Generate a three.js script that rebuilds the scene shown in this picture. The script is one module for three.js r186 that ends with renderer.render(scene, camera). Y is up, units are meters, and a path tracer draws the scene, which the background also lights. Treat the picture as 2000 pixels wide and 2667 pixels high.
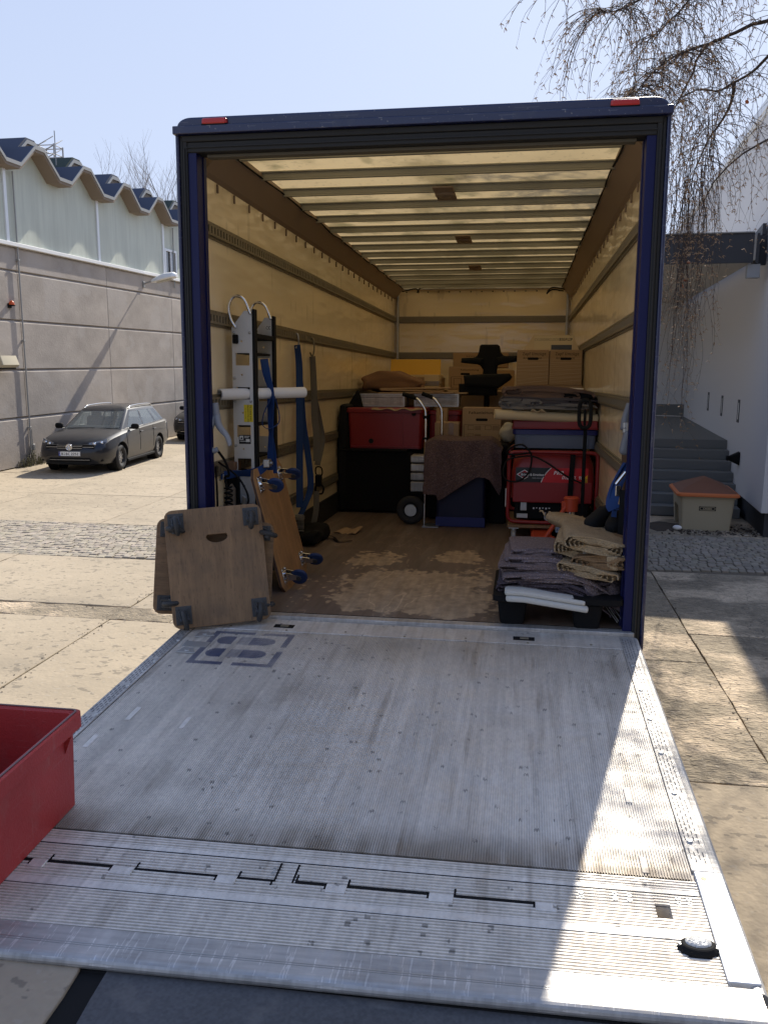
import * as THREE from 'three';
import { RoundedBoxGeometry } from 'three/addons/geometries/RoundedBoxGeometry.js';
import { mergeGeometries, mergeVertices, toCreasedNormals } from 'three/addons/utils/BufferGeometryUtils.js';
import { Brush, Evaluator, SUBTRACTION } from 'three-bvh-csg';

// ---------------------------------------------------------------- camera, sky, sun, exposure
const scene = new THREE.Scene();
const camera = new THREE.PerspectiveCamera(62.44, 767 / 1024, 0.05, 400);
camera.matrixAutoUpdate = true;
{
  const rt = new THREE.Vector3(0.98731, 0.00515, -0.1587), up = new THREE.Vector3(-0.03305, 0.98425, -0.17368), fw = new THREE.Vector3(-0.15531, -0.17672, -0.97193);
  camera.quaternion.setFromRotationMatrix(new THREE.Matrix4().makeBasis(rt, up, fw.negate()));
  camera.position.set(0.5785, 2.5, 4.4515);
}
const SUN = new THREE.Vector3(0.1593, 0.6428, -0.7493).normalize();
const sun = new THREE.DirectionalLight(new THREE.Color(1.0, 0.93, 0.82), 4.6);
sun.position.copy(SUN).multiplyScalar(60); sun.target.position.set(0, 0, 0);
sun.castShadow = true; sun.shadow.mapSize.set(4096, 4096);
Object.assign(sun.shadow.camera, { left: -30, right: 30, top: 30, bottom: -30, near: 1, far: 160 });
sun.shadow.radius = 1.2;
sun.name = 'sun';
scene.add(sun, sun.target);
{
  const W = 1024, H = 512, d = new Float32Array(W * H * 4), s = SUN;
  for (let r = 0; r < H; r++) for (let c = 0; c < W; c++) {
    const up = ((r + 0.5) / H - 0.5) * Math.PI, ro = ((c + 0.5) / W - 0.5) * 2 * Math.PI;
    const x = Math.cos(ro) * Math.cos(up), y = Math.sin(up), z = Math.sin(ro) * Math.cos(up);
    const e = Math.max(0, y), t = Math.pow(e, 1.15), a = Math.acos(Math.min(1, x * s.x + y * s.y + z * s.z)) * 57.3;
    const g = 0.42 * Math.exp(-a / 20), o = (r * W + c) * 4;
    d[o] = 0.46 - 0.33 * t + g; d[o + 1] = 0.535 - 0.31 * t + g * 0.95; d[o + 2] = 0.69 - 0.2 * t + g * 0.85; d[o + 3] = 1;
    if (y < 0) { d[o] = 0.3; d[o + 1] = 0.28; d[o + 2] = 0.25; }
  }
  const sky = new THREE.DataTexture(d, W, H, THREE.RGBAFormat, THREE.FloatType);
  sky.mapping = THREE.EquirectangularReflectionMapping; sky.magFilter = THREE.LinearFilter; sky.needsUpdate = true;
  scene.background = sky; scene.environment = sky;
}
const renderer = new THREE.WebGLRenderer({ antialias: true });
renderer.toneMapping = THREE.LinearToneMapping;
renderer.toneMappingExposure = 1.42;
renderer.shadowMap.enabled = true;

// ---------------------------------------------------------------- random numbers, noise, textures
const V = (x, y, z) => new THREE.Vector3(x, y, z);
function rng(seed) { let a = seed >>> 0; return () => { a = (a + 0x6d2b79f5) | 0; let t = Math.imul(a ^ (a >>> 15), 1 | a); t = (t + Math.imul(t ^ (t >>> 7), 61 | t)) ^ t; return ((t ^ (t >>> 14)) >>> 0) / 4294967296; }; }
const hash = (x, y, s) => { let h = (x * 374761393 + y * 668265263 + s * 974634221) | 0; h = Math.imul(h ^ (h >>> 13), 1274126177); return ((h ^ (h >>> 16)) >>> 0) / 4294967296; };
function vn(x, y, px, py, s) {
  const ix = Math.floor(x), iy = Math.floor(y); let fx = x - ix, fy = y - iy; fx = fx * fx * (3 - 2 * fx); fy = fy * fy * (3 - 2 * fy);
  const x0 = ((ix % px) + px) % px, x1 = (x0 + 1) % px, y0 = ((iy % py) + py) % py, y1 = (y0 + 1) % py;
  const a = hash(x0, y0, s), b = hash(x1, y0, s), c = hash(x0, y1, s), d = hash(x1, y1, s);
  return a + (b - a) * fx + (c - a) * fy + (a - b - c + d) * fx * fy;
}
function fbm(u, v, fx, fy, oct, s) { let t = 0, a = 0.5, n = 0; for (let i = 0; i < oct; i++) { t += a * vn(u * fx, v * fy, fx, fy, s + i); n += a; a *= 0.5; fx *= 2; fy *= 2; } return t / n; }
const clamp = (x, a = 0, b = 1) => Math.min(b, Math.max(a, x)), sst = (a, b, x) => { const t = clamp((x - a) / (b - a)); return t * t * (3 - 2 * t); };
const toS = (x) => { x = clamp(x); return Math.round(255 * (x <= 0.0031308 ? 12.92 * x : 1.055 * Math.pow(x, 1 / 2.4) - 0.055)); };
// colour texture: fn gives linear albedo; sx, sy: its size in metres
function ctex(w, h, fn, sx = 1, sy = 1) {
  const d = new Uint8Array(w * h * 4);
  for (let y = 0; y < h; y++) for (let x = 0; x < w; x++) { const c = fn((x + 0.5) / w, (y + 0.5) / h), o = (y * w + x) * 4; d[o] = toS(c[0]); d[o + 1] = toS(c[1]); d[o + 2] = toS(c[2]); d[o + 3] = 255; }
  return fin(new THREE.DataTexture(d, w, h), sx, sy, true);
}
function dtex(w, h, fn, sx = 1, sy = 1) {
  const d = new Uint8Array(w * h * 4);
  for (let y = 0; y < h; y++) for (let x = 0; x < w; x++) { const c = Math.round(255 * clamp(fn((x + 0.5) / w, (y + 0.5) / h))), o = (y * w + x) * 4; d[o] = d[o + 1] = d[o + 2] = c; d[o + 3] = 255; }
  return fin(new THREE.DataTexture(d, w, h), sx, sy, false);
}
function fin(t, sx, sy, srgb) {
  t.wrapS = t.wrapT = THREE.RepeatWrapping; t.magFilter = THREE.LinearFilter; t.repeat.set(1 / sx, 1 / sy);
  if (srgb) t.colorSpace = THREE.SRGBColorSpace; t.needsUpdate = true; return t;
}
function print(w, h, draw) { const c = document.createElement('canvas'); c.width = w; c.height = h; draw(c.getContext('2d'), w, h); const t = new THREE.CanvasTexture(c); t.colorSpace = THREE.SRGBColorSpace; return t; }
const mix = (a, b, t) => [a[0] + (b[0] - a[0]) * t, a[1] + (b[1] - a[1]) * t, a[2] + (b[2] - a[2]) * t];
const sc = (c, k) => [c[0] * k, c[1] * k, c[2] * k];
function mat(c, roughness = 0.7, metalness = 0, o = {}) {
  const m = new THREE.MeshPhysicalMaterial({ roughness, metalness, ...o });
  if (Array.isArray(c)) m.color.setRGB(...c); else if (c) m.map = c;
  return m;
}

// ---------------------------------------------------------------- geometry
function uvm(g) {                                   // uv in metres by each face's main direction
  g = g.index ? g.toNonIndexed() : g;
  if (!g.attributes.normal) g.computeVertexNormals();
  const p = g.attributes.position, uv = new Float32Array(p.count * 2), a = V(), b = V(), c = V();
  for (let i = 0; i < p.count; i += 3) {
    a.fromBufferAttribute(p, i); b.fromBufferAttribute(p, i + 1).sub(a); c.fromBufferAttribute(p, i + 2).sub(a); b.cross(c);
    const x = Math.abs(b.x), y = Math.abs(b.y), z = Math.abs(b.z), m = x > y && x > z ? 0 : y > z ? 1 : 2;
    for (let k = 0; k < 3; k++) { const j = i + k; uv[j * 2] = m === 0 ? p.getZ(j) : p.getX(j); uv[j * 2 + 1] = m === 1 ? p.getZ(j) : p.getY(j); }
  }
  g.setAttribute('uv', new THREE.BufferAttribute(uv, 2)); g.deleteAttribute('color'); g.deleteAttribute('uv1'); return g;
}
function B(x0, x1, y0, y1, z0, z1, r = 0) {
  const w = Math.abs(x1 - x0), h = Math.abs(y1 - y0), d = Math.abs(z1 - z0);
  const g = r ? new RoundedBoxGeometry(w, h, d, 2, Math.min(r, w / 2.01, h / 2.01, d / 2.01)) : new THREE.BoxGeometry(w, h, d);
  return uvm(g.translate((x0 + x1) / 2, (y0 + y1) / 2, (z0 + z1) / 2));
}
function cyl(a, b, r, r2 = r, n = 14) {
  const d = b.clone().sub(a), g = new THREE.CylinderGeometry(r2, r, d.length(), n);
  g.applyQuaternion(new THREE.Quaternion().setFromUnitVectors(V(0, 1, 0), d.clone().normalize())).translate((a.x + b.x) / 2, (a.y + b.y) / 2, (a.z + b.z) / 2);
  return uvm(g);
}
const pts = (a) => a.map((p) => V(...p));
function tube(a, r, seg = 24, n = 8, closed = false, tension = 0.5) { const P = a[0].isVector3 ? a : pts(a); return uvm(new THREE.TubeGeometry(new THREE.CatmullRomCurve3(P, closed, 'catmullrom', tension), seg, r, n, closed)); }
const M = (...a) => mergeGeometries(a.flat());
function ext(poly, depth, bevel = 0, holes = []) {  // polygon in x, y pulled along +z
  const s = new THREE.Shape(poly.map((p) => new THREE.Vector2(...p)));
  for (const h of holes) s.holes.push(new THREE.Path(h.map((p) => new THREE.Vector2(...p))));
  return uvm(new THREE.ExtrudeGeometry(s, bevel ? { depth: depth - 2 * bevel, bevelEnabled: true, bevelSize: bevel, bevelThickness: bevel, bevelOffset: -bevel, bevelSegments: 2 } : { depth, bevelEnabled: false }).translate(0, 0, bevel));
}
function loft(rings, cap0 = true, cap1 = true, crease = 0.6) {
  const n = rings[0].length, pos = [], q = (a, b, c) => pos.push(...a, ...b, ...c), P = rings.map((r) => r.map((v) => (v.isVector3 ? v.toArray() : v)));
  for (let i = 0; i + 1 < P.length; i++) for (let j = 0; j < n; j++) { const k = (j + 1) % n; q(P[i][j], P[i][k], P[i + 1][j]); q(P[i][k], P[i + 1][k], P[i + 1][j]); }
  const cap = (r, f) => { const c = r.reduce((s, v) => [s[0] + v[0] / n, s[1] + v[1] / n, s[2] + v[2] / n], [0, 0, 0]); for (let j = 0; j < n; j++) { const k = (j + 1) % n; f ? q(c, r[k], r[j]) : q(c, r[j], r[k]); } };
  if (cap0) cap(P[0], true); if (cap1) cap(P[P.length - 1], false);
  const g = new THREE.BufferGeometry(); g.setAttribute('position', new THREE.Float32BufferAttribute(pos, 3));
  return uvm(toCreasedNormals(g, crease));
}
function rr(cx, cz, w, d, r, y, n = 4) {            // rounded rectangle, counter-clockwise seen from above
  const o = [];
  for (const [sx, sz, a0] of [[1, 1, 0], [-1, 1, 1], [-1, -1, 2], [1, -1, 3]]) for (let i = 0; i <= n; i++) { const a = (a0 + i / n) * Math.PI / 2; o.push([cx + sx * (w / 2 - r) + Math.cos(a) * r, y, cz + sz * (d / 2 - r) + Math.sin(a) * r]); }
  return o.reverse();
}
function wob(seed, f) { const R = rng(seed), k = []; for (let i = 0; i < 9; i++) k.push([(R() - 0.5) * f * (1 + i * 0.35), (R() - 0.5) * f * (1 + i * 0.35), (R() - 0.5) * f * (1 + i * 0.35), R() * 6.3, 1 / (1 + i * 0.35)]); return (x, y, z) => { let s = 0; for (const q of k) s += q[4] * Math.sin(q[0] * x + q[1] * y + q[2] * z + q[3]); return s / 3.2; }; }
function soft(w, h, d, o = {}) {                    // a soft slab: rounded, uneven, optionally bent; its base at y = 0
  const { seg = [26, 5, 20], r = Math.min(w, h, d) * 0.48, amp = 0.008, f = 14, seed = 1, bend } = o;
  let g = new THREE.BoxGeometry(w, h, d, ...seg); g.deleteAttribute('uv'); g.deleteAttribute('normal'); g = mergeVertices(g, 1e-5);
  const p = g.attributes.position, N = wob(seed, f), v = V(), c = V(), H = [w / 2, h / 2, d / 2];
  for (let i = 0; i < p.count; i++) {
    v.fromBufferAttribute(p, i); c.set(clamp(v.x, -H[0] + r, H[0] - r), clamp(v.y, -H[1] + r, H[1] - r), clamp(v.z, -H[2] + r, H[2] - r));
    const e = v.clone().sub(c); if (e.length() > 1e-6) v.copy(c).addScaledVector(e.normalize(), r);
    const n = N(v.x, v.y * 1.5, v.z); v.y += amp * n; v.x += amp * 0.8 * N(v.z + 3, v.y * 3, v.x); v.z += amp * 0.8 * N(v.y * 3, v.x + 5, v.z); v.y += h / 2;
    if (bend) bend(v); p.setXYZ(i, v.x, v.y, v.z);
  }
  g.computeVertexNormals(); return uvm(g);
}
function ribbon(P, wdir, w, t = 0.003, seg = 40) {   // a flat strap along a curve, w wide along wdir
  const c = new THREE.CatmullRomCurve3(pts(P), false, 'catmullrom', 0.5), rings = [], wd = Array.isArray(wdir[0]) ? wdir.map((q) => V(...q).normalize()) : [V(...wdir).normalize(), V(...wdir).normalize()];
  for (let i = 0; i <= seg; i++) {
    const u = i / seg, p = c.getPoint(u), tn = c.getTangent(u), k = u * (wd.length - 1), a = Math.min(wd.length - 2, Math.floor(k)), W = wd[a].clone().lerp(wd[a + 1], k - a); W.addScaledVector(tn, -W.dot(tn)).normalize(); const n = tn.clone().cross(W);
    rings.push([[1, 1], [-1, 1], [-1, -1], [1, -1]].map(([a, b]) => p.clone().addScaledVector(W, a * w / 2).addScaledVector(n, b * t / 2)));
  }
  return loft(rings);
}
function sheet(nu, nv, fn, t = 0.004) {             // a cloth or panel given by fn(u, v), with thickness
  const g = new THREE.BufferGeometry(), pos = [], idx = [];
  for (let j = 0; j <= nv; j++) for (let i = 0; i <= nu; i++) pos.push(...fn(i / nu, j / nv));
  for (let j = 0; j < nv; j++) for (let i = 0; i < nu; i++) { const a = j * (nu + 1) + i; idx.push(a, a + 1, a + nu + 1, a + 1, a + nu + 2, a + nu + 1); }
  g.setAttribute('position', new THREE.Float32BufferAttribute(pos, 3)); g.setIndex(idx); g.computeVertexNormals();
  if (!t) return uvm(g);
  const n = g.attributes.normal, k = pos.length / 3, b = pos.slice(); for (let i = 0; i < k; i++) { b[i * 3] -= n.getX(i) * t; b[i * 3 + 1] -= n.getY(i) * t; b[i * 3 + 2] -= n.getZ(i) * t; }
  const I = idx.slice(); for (let i = 0; i < idx.length; i += 3) I.push(idx[i] + k, idx[i + 2] + k, idx[i + 1] + k);
  const edge = (a, c) => I.push(a, a + k, c, c, a + k, c + k);
  for (let i = 0; i < nu; i++) { edge(i + 1, i); edge(nv * (nu + 1) + i, nv * (nu + 1) + i + 1); }
  for (let j = 0; j < nv; j++) { edge(j * (nu + 1), (j + 1) * (nu + 1)); edge((j + 1) * (nu + 1) + nu, j * (nu + 1) + nu); }
  const G = new THREE.BufferGeometry(); G.setAttribute('position', new THREE.Float32BufferAttribute([...pos, ...b], 3)); G.setIndex(I); return uvm(toCreasedNormals(G, 0.9));
}
function cut(g, cutters) { const ev = new Evaluator(); ev.attributes = ['position', 'normal']; ev.useGroups = false; let a = new Brush(g); a.updateMatrixWorld(); for (const c of cutters) { const b = new Brush(c); b.updateMatrixWorld(); a = ev.evaluate(a, b, SUBTRACTION); } const o = new THREE.BufferGeometry(); const gg = a.geometry; o.setAttribute('position', gg.attributes.position); o.setAttribute('normal', gg.attributes.normal); if (gg.index) o.setIndex(gg.index); return uvm(o); }

// ---------------------------------------------------------------- things and parts
const counts = {}, numbered = (n) => { const k = counts[n] = (counts[n] ?? -1) + 1; return k ? `${n}_${String(k).padStart(3, '0')}` : n; };
const inTruck = [], baseOf = new Map();
function thing(name, label, category, at = [0, 0, 0], o = {}) {
  const g = new THREE.Group(); g.name = numbered(name); g.position.set(...at); g.userData = { label, category };
  if (o.group) g.userData.group = o.group; if (o.kind) g.userData.kind = o.kind;
  if (o.truck) inTruck.push(g);
  baseOf.set(g, o.local ? V(0, 0, 0) : V(...at)); scene.add(g); return g;
}
const shadows = (m) => { m.castShadow = m.receiveShadow = true; return m; };
function part(name, geo, material, parent, label) {  // geo in the thing's frame before it was put at its base
  const g = Array.isArray(geo) ? M(geo) : geo, m = shadows(new THREE.Mesh(g, material)), b = baseOf.get(parent);
  if (b) { if (!g.userData.moved) { g.translate(-b.x, -b.y, -b.z); g.userData.moved = true; } baseOf.set(m, b); }
  m.name = name; if (label) m.userData.label = label; parent.add(m); return m;
}
function copy(o, name, label, at, o2 = {}) {
  const c = o.clone(); c.name = numbered(name); c.userData = { ...o.userData, label }; if (at) c.position.set(...at); if (o2.rot) c.rotation.set(...o2.rot); if (inTruck.includes(o)) inTruck.push(c); scene.add(c); return c;
}
function struct(name, geo, material, o = {}) { const m = shadows(new THREE.Mesh(Array.isArray(geo) ? M(geo) : geo, material)); m.name = name; m.userData.kind = 'structure'; if (o.label) Object.assign(m.userData, { label: o.label, category: o.category }); scene.add(m); return m; }
// the truck stands slightly nose down: its own frame (floor edge at the rear = origin, -z forward) in the level world
const TM = new THREE.Matrix4().set(
  0.999993, -0.003745, -0.000044, 0, 0.003745, 0.999718, 0.023437, 0, -0.000044, -0.023437, 0.999725, 0, 0, 0, 0, 1);
TM.setPosition(0.00506, 1.09638, 0.03166);

// ---------------------------------------------------------------- materials
const concreteFn = (base, dark, seed, spk) => (u, v) => {
  const a = fbm(u, v, 3, 3, 5, seed), b = fbm(u, v, 24, 24, 4, seed + 20), c = fbm(u, v, 130, 130, 2, seed + 40), st = fbm(u, v, 2, 9, 4, seed + 60);
  let k = 0.78 + 0.3 * a + 0.16 * (b - 0.5) + 0.12 * (c - 0.5); let o = sc(base, k);
  o = mix(o, dark, sst(0.52, 0.78, st) * 0.38); o = mix(o, dark, c > 0.74 ? spk : 0); if (c < 0.2) o = mix(o, [0.6, 0.56, 0.48], spk * 0.6); if (fbm(u, v, 70, 90, 3, seed + 70) > 0.7) o = mix(o, [0.09, 0.08, 0.065], 0.45); return o;
};
const TX = {};
TX.yard = ctex(1024, 1024, concreteFn([0.44, 0.36, 0.25], [0.27, 0.225, 0.16], 3, 0.25), 4.3, 4.3);
TX.yardB = dtex(512, 512, (u, v) => 0.5 * fbm(u, v, 24, 24, 4, 5) + 0.5 * fbm(u, v, 90, 90, 2, 9), 2.1, 2.1);
TX.rough = ctex(1024, 1024, (u, v) => {
  const a = fbm(u, v, 5, 5, 5, 71), b = fbm(u, v, 40, 60, 3, 75), c = fbm(u, v, 120, 160, 2, 78), m = sst(0.4, 0.62, fbm(u, v, 4, 6, 5, 82));
  let o = mix([0.56, 0.44, 0.3], [0.29, 0.235, 0.16], m); o = sc(o, 0.64 + 0.5 * a + 0.6 * (b - 0.5) + 0.45 * (c - 0.5)); const ck = Math.abs(fbm(u, v, 3, 4, 5, 99) - 0.5); if (ck < 0.006) o = mix(o, [0.08, 0.065, 0.045], 0.75 * (1 - ck / 0.006)); return c > 0.76 ? mix(o, [0.1, 0.085, 0.06], 0.5) : c < 0.22 ? mix(o, [0.55, 0.47, 0.36], 0.4) : o;
}, 2.6, 2.6);
TX.roughB = dtex(1024, 1024, (u, v) => 0.45 * fbm(u, v, 12, 20, 4, 91) + 0.55 * Math.abs(2 * fbm(u, v, 50, 80, 3, 95) - 1), 2.6, 2.6);
TX.wall = ctex(1024, 1024, (u, v) => {
  const a = fbm(u, v, 4, 4, 5, 11), b = fbm(u, v, 9, 14, 5, 13), c = fbm(u, v, 160, 160, 2, 16), p = sst(0.6, 0.72, fbm(u, v, 8, 8, 3, 18));
  let o = sc([0.42, 0.37, 0.32], 0.72 + 0.36 * a + 0.32 * (b - 0.5) + 0.1 * (c - 0.5)); return mix(o, [0.42, 0.385, 0.35], p * 0.4);
}, 4.7, 4.7);
TX.clad = ctex(512, 512, (u, v) => { const s = fbm(u, v, 60, 3, 4, 21), s2 = fbm(u, v, 18, 2, 3, 25), a = fbm(u, v, 4, 4, 3, 27); return sc([0.52, 0.55, 0.47], 0.78 + 0.22 * s + 0.18 * (s2 - 0.3) + 0.1 * (a - 0.5)); }, 4.3, 2.6);
TX.grp = ctex(512, 512, (u, v) => { const a = fbm(u, v, 3, 5, 4, 31), st = fbm(u, v, 2, 24, 4, 33), d = fbm(u, v, 40, 8, 3, 35); let o = sc([0.9, 0.755, 0.5], 0.86 + 0.18 * a); o = mix(o, [0.5, 0.4, 0.25], sst(0.6, 0.85, st) * 0.35); return mix(o, [0.35, 0.28, 0.18], sst(0.72, 0.8, d) * 0.25); }, 2.9, 2.5);
TX.grpB = dtex(512, 512, (u, v) => 0.75 * fbm(u, v, 4, 16, 3, 37) + 0.25 * fbm(u, v, 12, 40, 2, 39), 2.9, 2.5);
TX.roof = ctex(512, 1024, (u, v) => {
  const a = fbm(u, v, 3, 8, 5, 41), m = sst(0.48, 0.72, fbm(u, v, 7, 18, 5, 44)), s = fbm(u, v, 90, 260, 2, 47), g = sst(0.55, 0.75, fbm(u, v, 12, 30, 4, 49));
  let o = mix([0.74, 0.56, 0.29], [0.4, 0.3, 0.14], m * 0.85); o = mix(o, [0.26, 0.22, 0.1], g * 0.6); return sc(o, 0.76 + 0.42 * a - (s > 0.75 ? 0.18 : 0));
}, 2.3, 7.6);
TX.floor = ctex(768, 2048, (u, v) => {            // u across 2.42 m, v from the front wall (0) to the sill (1), 7.6 m
  const x = (u - 0.5) * 2.42, z = -7.6 + v * 7.55, g = fbm(u, v, 16, 12, 4, 51), f = fbm(u, v, 120, 40, 3, 54), n = fbm(u, v, 10, 28, 6, 57);
  let o = sc([0.17, 0.118, 0.085], 0.62 + 0.5 * g + 0.4 * (f - 0.5));
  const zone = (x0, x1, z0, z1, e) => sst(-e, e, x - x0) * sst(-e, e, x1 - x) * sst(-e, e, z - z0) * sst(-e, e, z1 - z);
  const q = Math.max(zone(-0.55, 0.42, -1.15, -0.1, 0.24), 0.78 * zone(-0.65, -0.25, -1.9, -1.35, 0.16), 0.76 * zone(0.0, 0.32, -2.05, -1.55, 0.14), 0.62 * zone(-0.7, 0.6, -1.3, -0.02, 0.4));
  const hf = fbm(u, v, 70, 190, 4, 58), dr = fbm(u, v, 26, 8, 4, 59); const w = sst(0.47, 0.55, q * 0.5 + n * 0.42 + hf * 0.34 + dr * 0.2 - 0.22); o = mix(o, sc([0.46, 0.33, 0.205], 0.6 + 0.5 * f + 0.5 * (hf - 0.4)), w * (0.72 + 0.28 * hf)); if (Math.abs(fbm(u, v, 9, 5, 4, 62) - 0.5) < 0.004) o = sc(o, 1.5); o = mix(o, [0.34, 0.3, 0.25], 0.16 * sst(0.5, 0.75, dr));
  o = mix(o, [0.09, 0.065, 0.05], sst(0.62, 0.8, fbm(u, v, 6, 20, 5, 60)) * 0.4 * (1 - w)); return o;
});
TX.floor.repeat.set(1, 1);
TX.ply = ctex(512, 512, (u, v) => { const g = fbm(u, v, 46, 4, 4, 61), g2 = fbm(u, v, 12, 2, 4, 63), s = fbm(u, v, 200, 20, 2, 66), d = sst(0.5, 0.8, fbm(u, v, 5, 5, 4, 68)); let o = sc([0.26, 0.155, 0.075], 0.7 + 0.42 * g + 0.36 * (g2 - 0.5)); o = mix(o, [0.13, 0.085, 0.05], d * 0.42); return s > 0.72 ? sc(o, 0.72) : o; }, 0.62, 0.62);
TX.plate = ctex(1024, 1152, (u, v) => {            // tail-lift: u across 2.42 m, v along 2.6 m from the hinge
  const x = (u - 0.5) * 2.42, z = v * 2.6, a = fbm(u, v, 5, 4, 5, 101), st = fbm(u, v, 60, 3, 4, 104), f = fbm(u, v, 240, 200, 2, 107), m = fbm(u, v, 14, 12, 5, 109);
  const s2 = fbm(u, v, 200, 5, 3, 115); let o = sc([0.82, 0.77, 0.69], 0.8 + 0.16 * a + 0.2 * (st - 0.5) + 0.2 * (s2 - 0.5) + 0.2 * (f - 0.5));
  const dirt = 0.55 * sst(0.9, 0.0, z) * sst(-1.1, -0.2, x) + 0.95 * sst(1.86, 2.06, z) * (z < 2.075 ? 1 : 0) + 0.16 * sst(0.55, 0.78, m) + 0.34 * sst(0.58, 0.78, fbm(u, v, 70, 6, 4, 112));
  o = mix(o, [0.22, 0.17, 0.115], clamp(dirt * (0.25 + 0.75 * sst(0.3, 0.65, st * 0.6 + m * 0.5))) * 0.78);
  if (hash(Math.floor(u * 150), Math.floor(v * 150), 9) > 0.985 && f > 0.5) o = mix(o, [0.1, 0.09, 0.08], 0.6);
  const inn = (x0, x1, z0, z1) => x > x0 && x < x1 && z > z0 && z < z1, el = (cx, cz, rx, rz) => ((x - cx) / rx) ** 2 + ((z - cz) / rz) ** 2 < 1;
  let ink = 0; const X0 = -1.0, X1 = -0.565, Z0 = 0.245, Z1 = 0.69;
  if (inn(X0, X1, Z0, Z1) && !inn(X0 + 0.03, X1 - 0.03, Z0 + 0.035, Z1 - 0.035) && !inn(-0.78, -0.73, 0, 0.35) && !inn(-0.82, -0.77, 0.6, 1) && !inn(-0.62, -0.5, 0.43, 0.49)) ink = 1;
  for (const zc of [0.37, 0.54]) { if ((inn(-0.91, -0.86, zc - 0.055, zc + 0.055) || el(-0.905, zc, 0.045, 0.055)) && x < -0.86) ink = 1; if (inn(-0.835, -0.7, zc - 0.052, zc + 0.052) || el(-0.7, zc, 0.06, 0.052)) ink = x > -0.77 ? 1 : 0.45; }
  if (ink) o = mix(o, [0.045, 0.075, 0.18], ink * clamp(0.45 + 0.9 * (m - 0.25)) * 0.9);
  return o;
});
TX.plate.repeat.set(1, 1);
TX.scratch = dtex(512, 512, (u, v) => 0.34 + 0.3 * fbm(u, v, 8, 60, 4, 121) + 0.18 * fbm(u, v, 60, 60, 2, 123), 0.8, 0.8);
TX.aluC = ctex(512, 512, (u, v) => { const a = fbm(u, v, 60, 6, 4, 181), b = fbm(u, v, 5, 5, 4, 183), c = fbm(u, v, 8, 120, 3, 186); let o = sc([0.48, 0.46, 0.43], 0.6 + 0.4 * a + 0.35 * b); if (c > 0.7) o = sc(o, 1.35); return o; }, 0.6, 0.6);
TX.felt = ctex(256, 256, (u, v) => { const f = fbm(u, v, 90, 90, 2, 131), a = fbm(u, v, 6, 6, 4, 133), h = hash(Math.floor(u * 120), Math.floor(v * 120), 4); let o = sc([0.175, 0.132, 0.128], 0.55 + 0.9 * f * (0.6 + 0.6 * a)); return h > 0.93 ? mix(o, [0.42, 0.36, 0.38], 0.6) : h < 0.05 ? mix(o, [0.05, 0.06, 0.14], 0.6) : o; }, 0.5, 0.5);
TX.feltB = dtex(256, 256, (u, v) => fbm(u, v, 60, 60, 3, 141), 0.3, 0.3);
TX.jute = ctex(256, 256, (u, v) => { const f = fbm(u, v, 110, 60, 2, 151), a = fbm(u, v, 5, 5, 4, 153); return sc([0.43, 0.315, 0.18], 0.55 + 0.55 * f + 0.4 * (a - 0.4)); }, 0.4, 0.4);
TX.card = ctex(256, 256, (u, v) => { const a = fbm(u, v, 5, 5, 4, 161), s = fbm(u, v, 4, 90, 2, 163); return sc([0.4, 0.265, 0.15], 0.85 + 0.22 * a + 0.12 * (s - 0.5)); }, 0.6, 0.6);
TX.tub = ctex(512, 512, (u, v) => { const a = fbm(u, v, 4, 4, 4, 191), d = fbm(u, v, 9, 9, 5, 193), s = fbm(u, v, 3, 90, 3, 195), s2 = fbm(u, v, 60, 5, 3, 197); let o = sc([0.46, 0.043, 0.04], 0.85 + 0.3 * a); o = mix(o, [0.4, 0.12, 0.1], sst(0.6, 0.85, d) * 0.3); if (s > 0.73 || s2 > 0.76) o = mix(o, [0.5, 0.16, 0.14], 0.25); return o; }, 0.7, 0.7);
TX.navy = ctex(512, 512, (u, v) => { const d = fbm(u, v, 8, 8, 5, 201), s = fbm(u, v, 6, 120, 2, 203), k = fbm(u, v, 90, 90, 2, 205); let o = [0.006, 0.011, 0.056]; o = mix(o, [0.07, 0.07, 0.075], sst(0.55, 0.85, d) * 0.35); if (s > 0.8) o = mix(o, [0.2, 0.2, 0.22], 0.3); if (k > 0.86) o = mix(o, [0.3, 0.28, 0.25], 0.5); return o; }, 0.9, 0.9);
TX.asph = ctex(512, 512, (u, v) => { const a = fbm(u, v, 4, 4, 5, 171), f = fbm(u, v, 150, 150, 2, 173), p = sst(0.62, 0.75, fbm(u, v, 9, 14, 4, 175)); let o = sc([0.085, 0.085, 0.088], 0.75 + 0.4 * a + 0.5 * (f - 0.5)); return mix(o, [0.16, 0.15, 0.14], p * 0.35); }, 1.1, 1.1);

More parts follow.
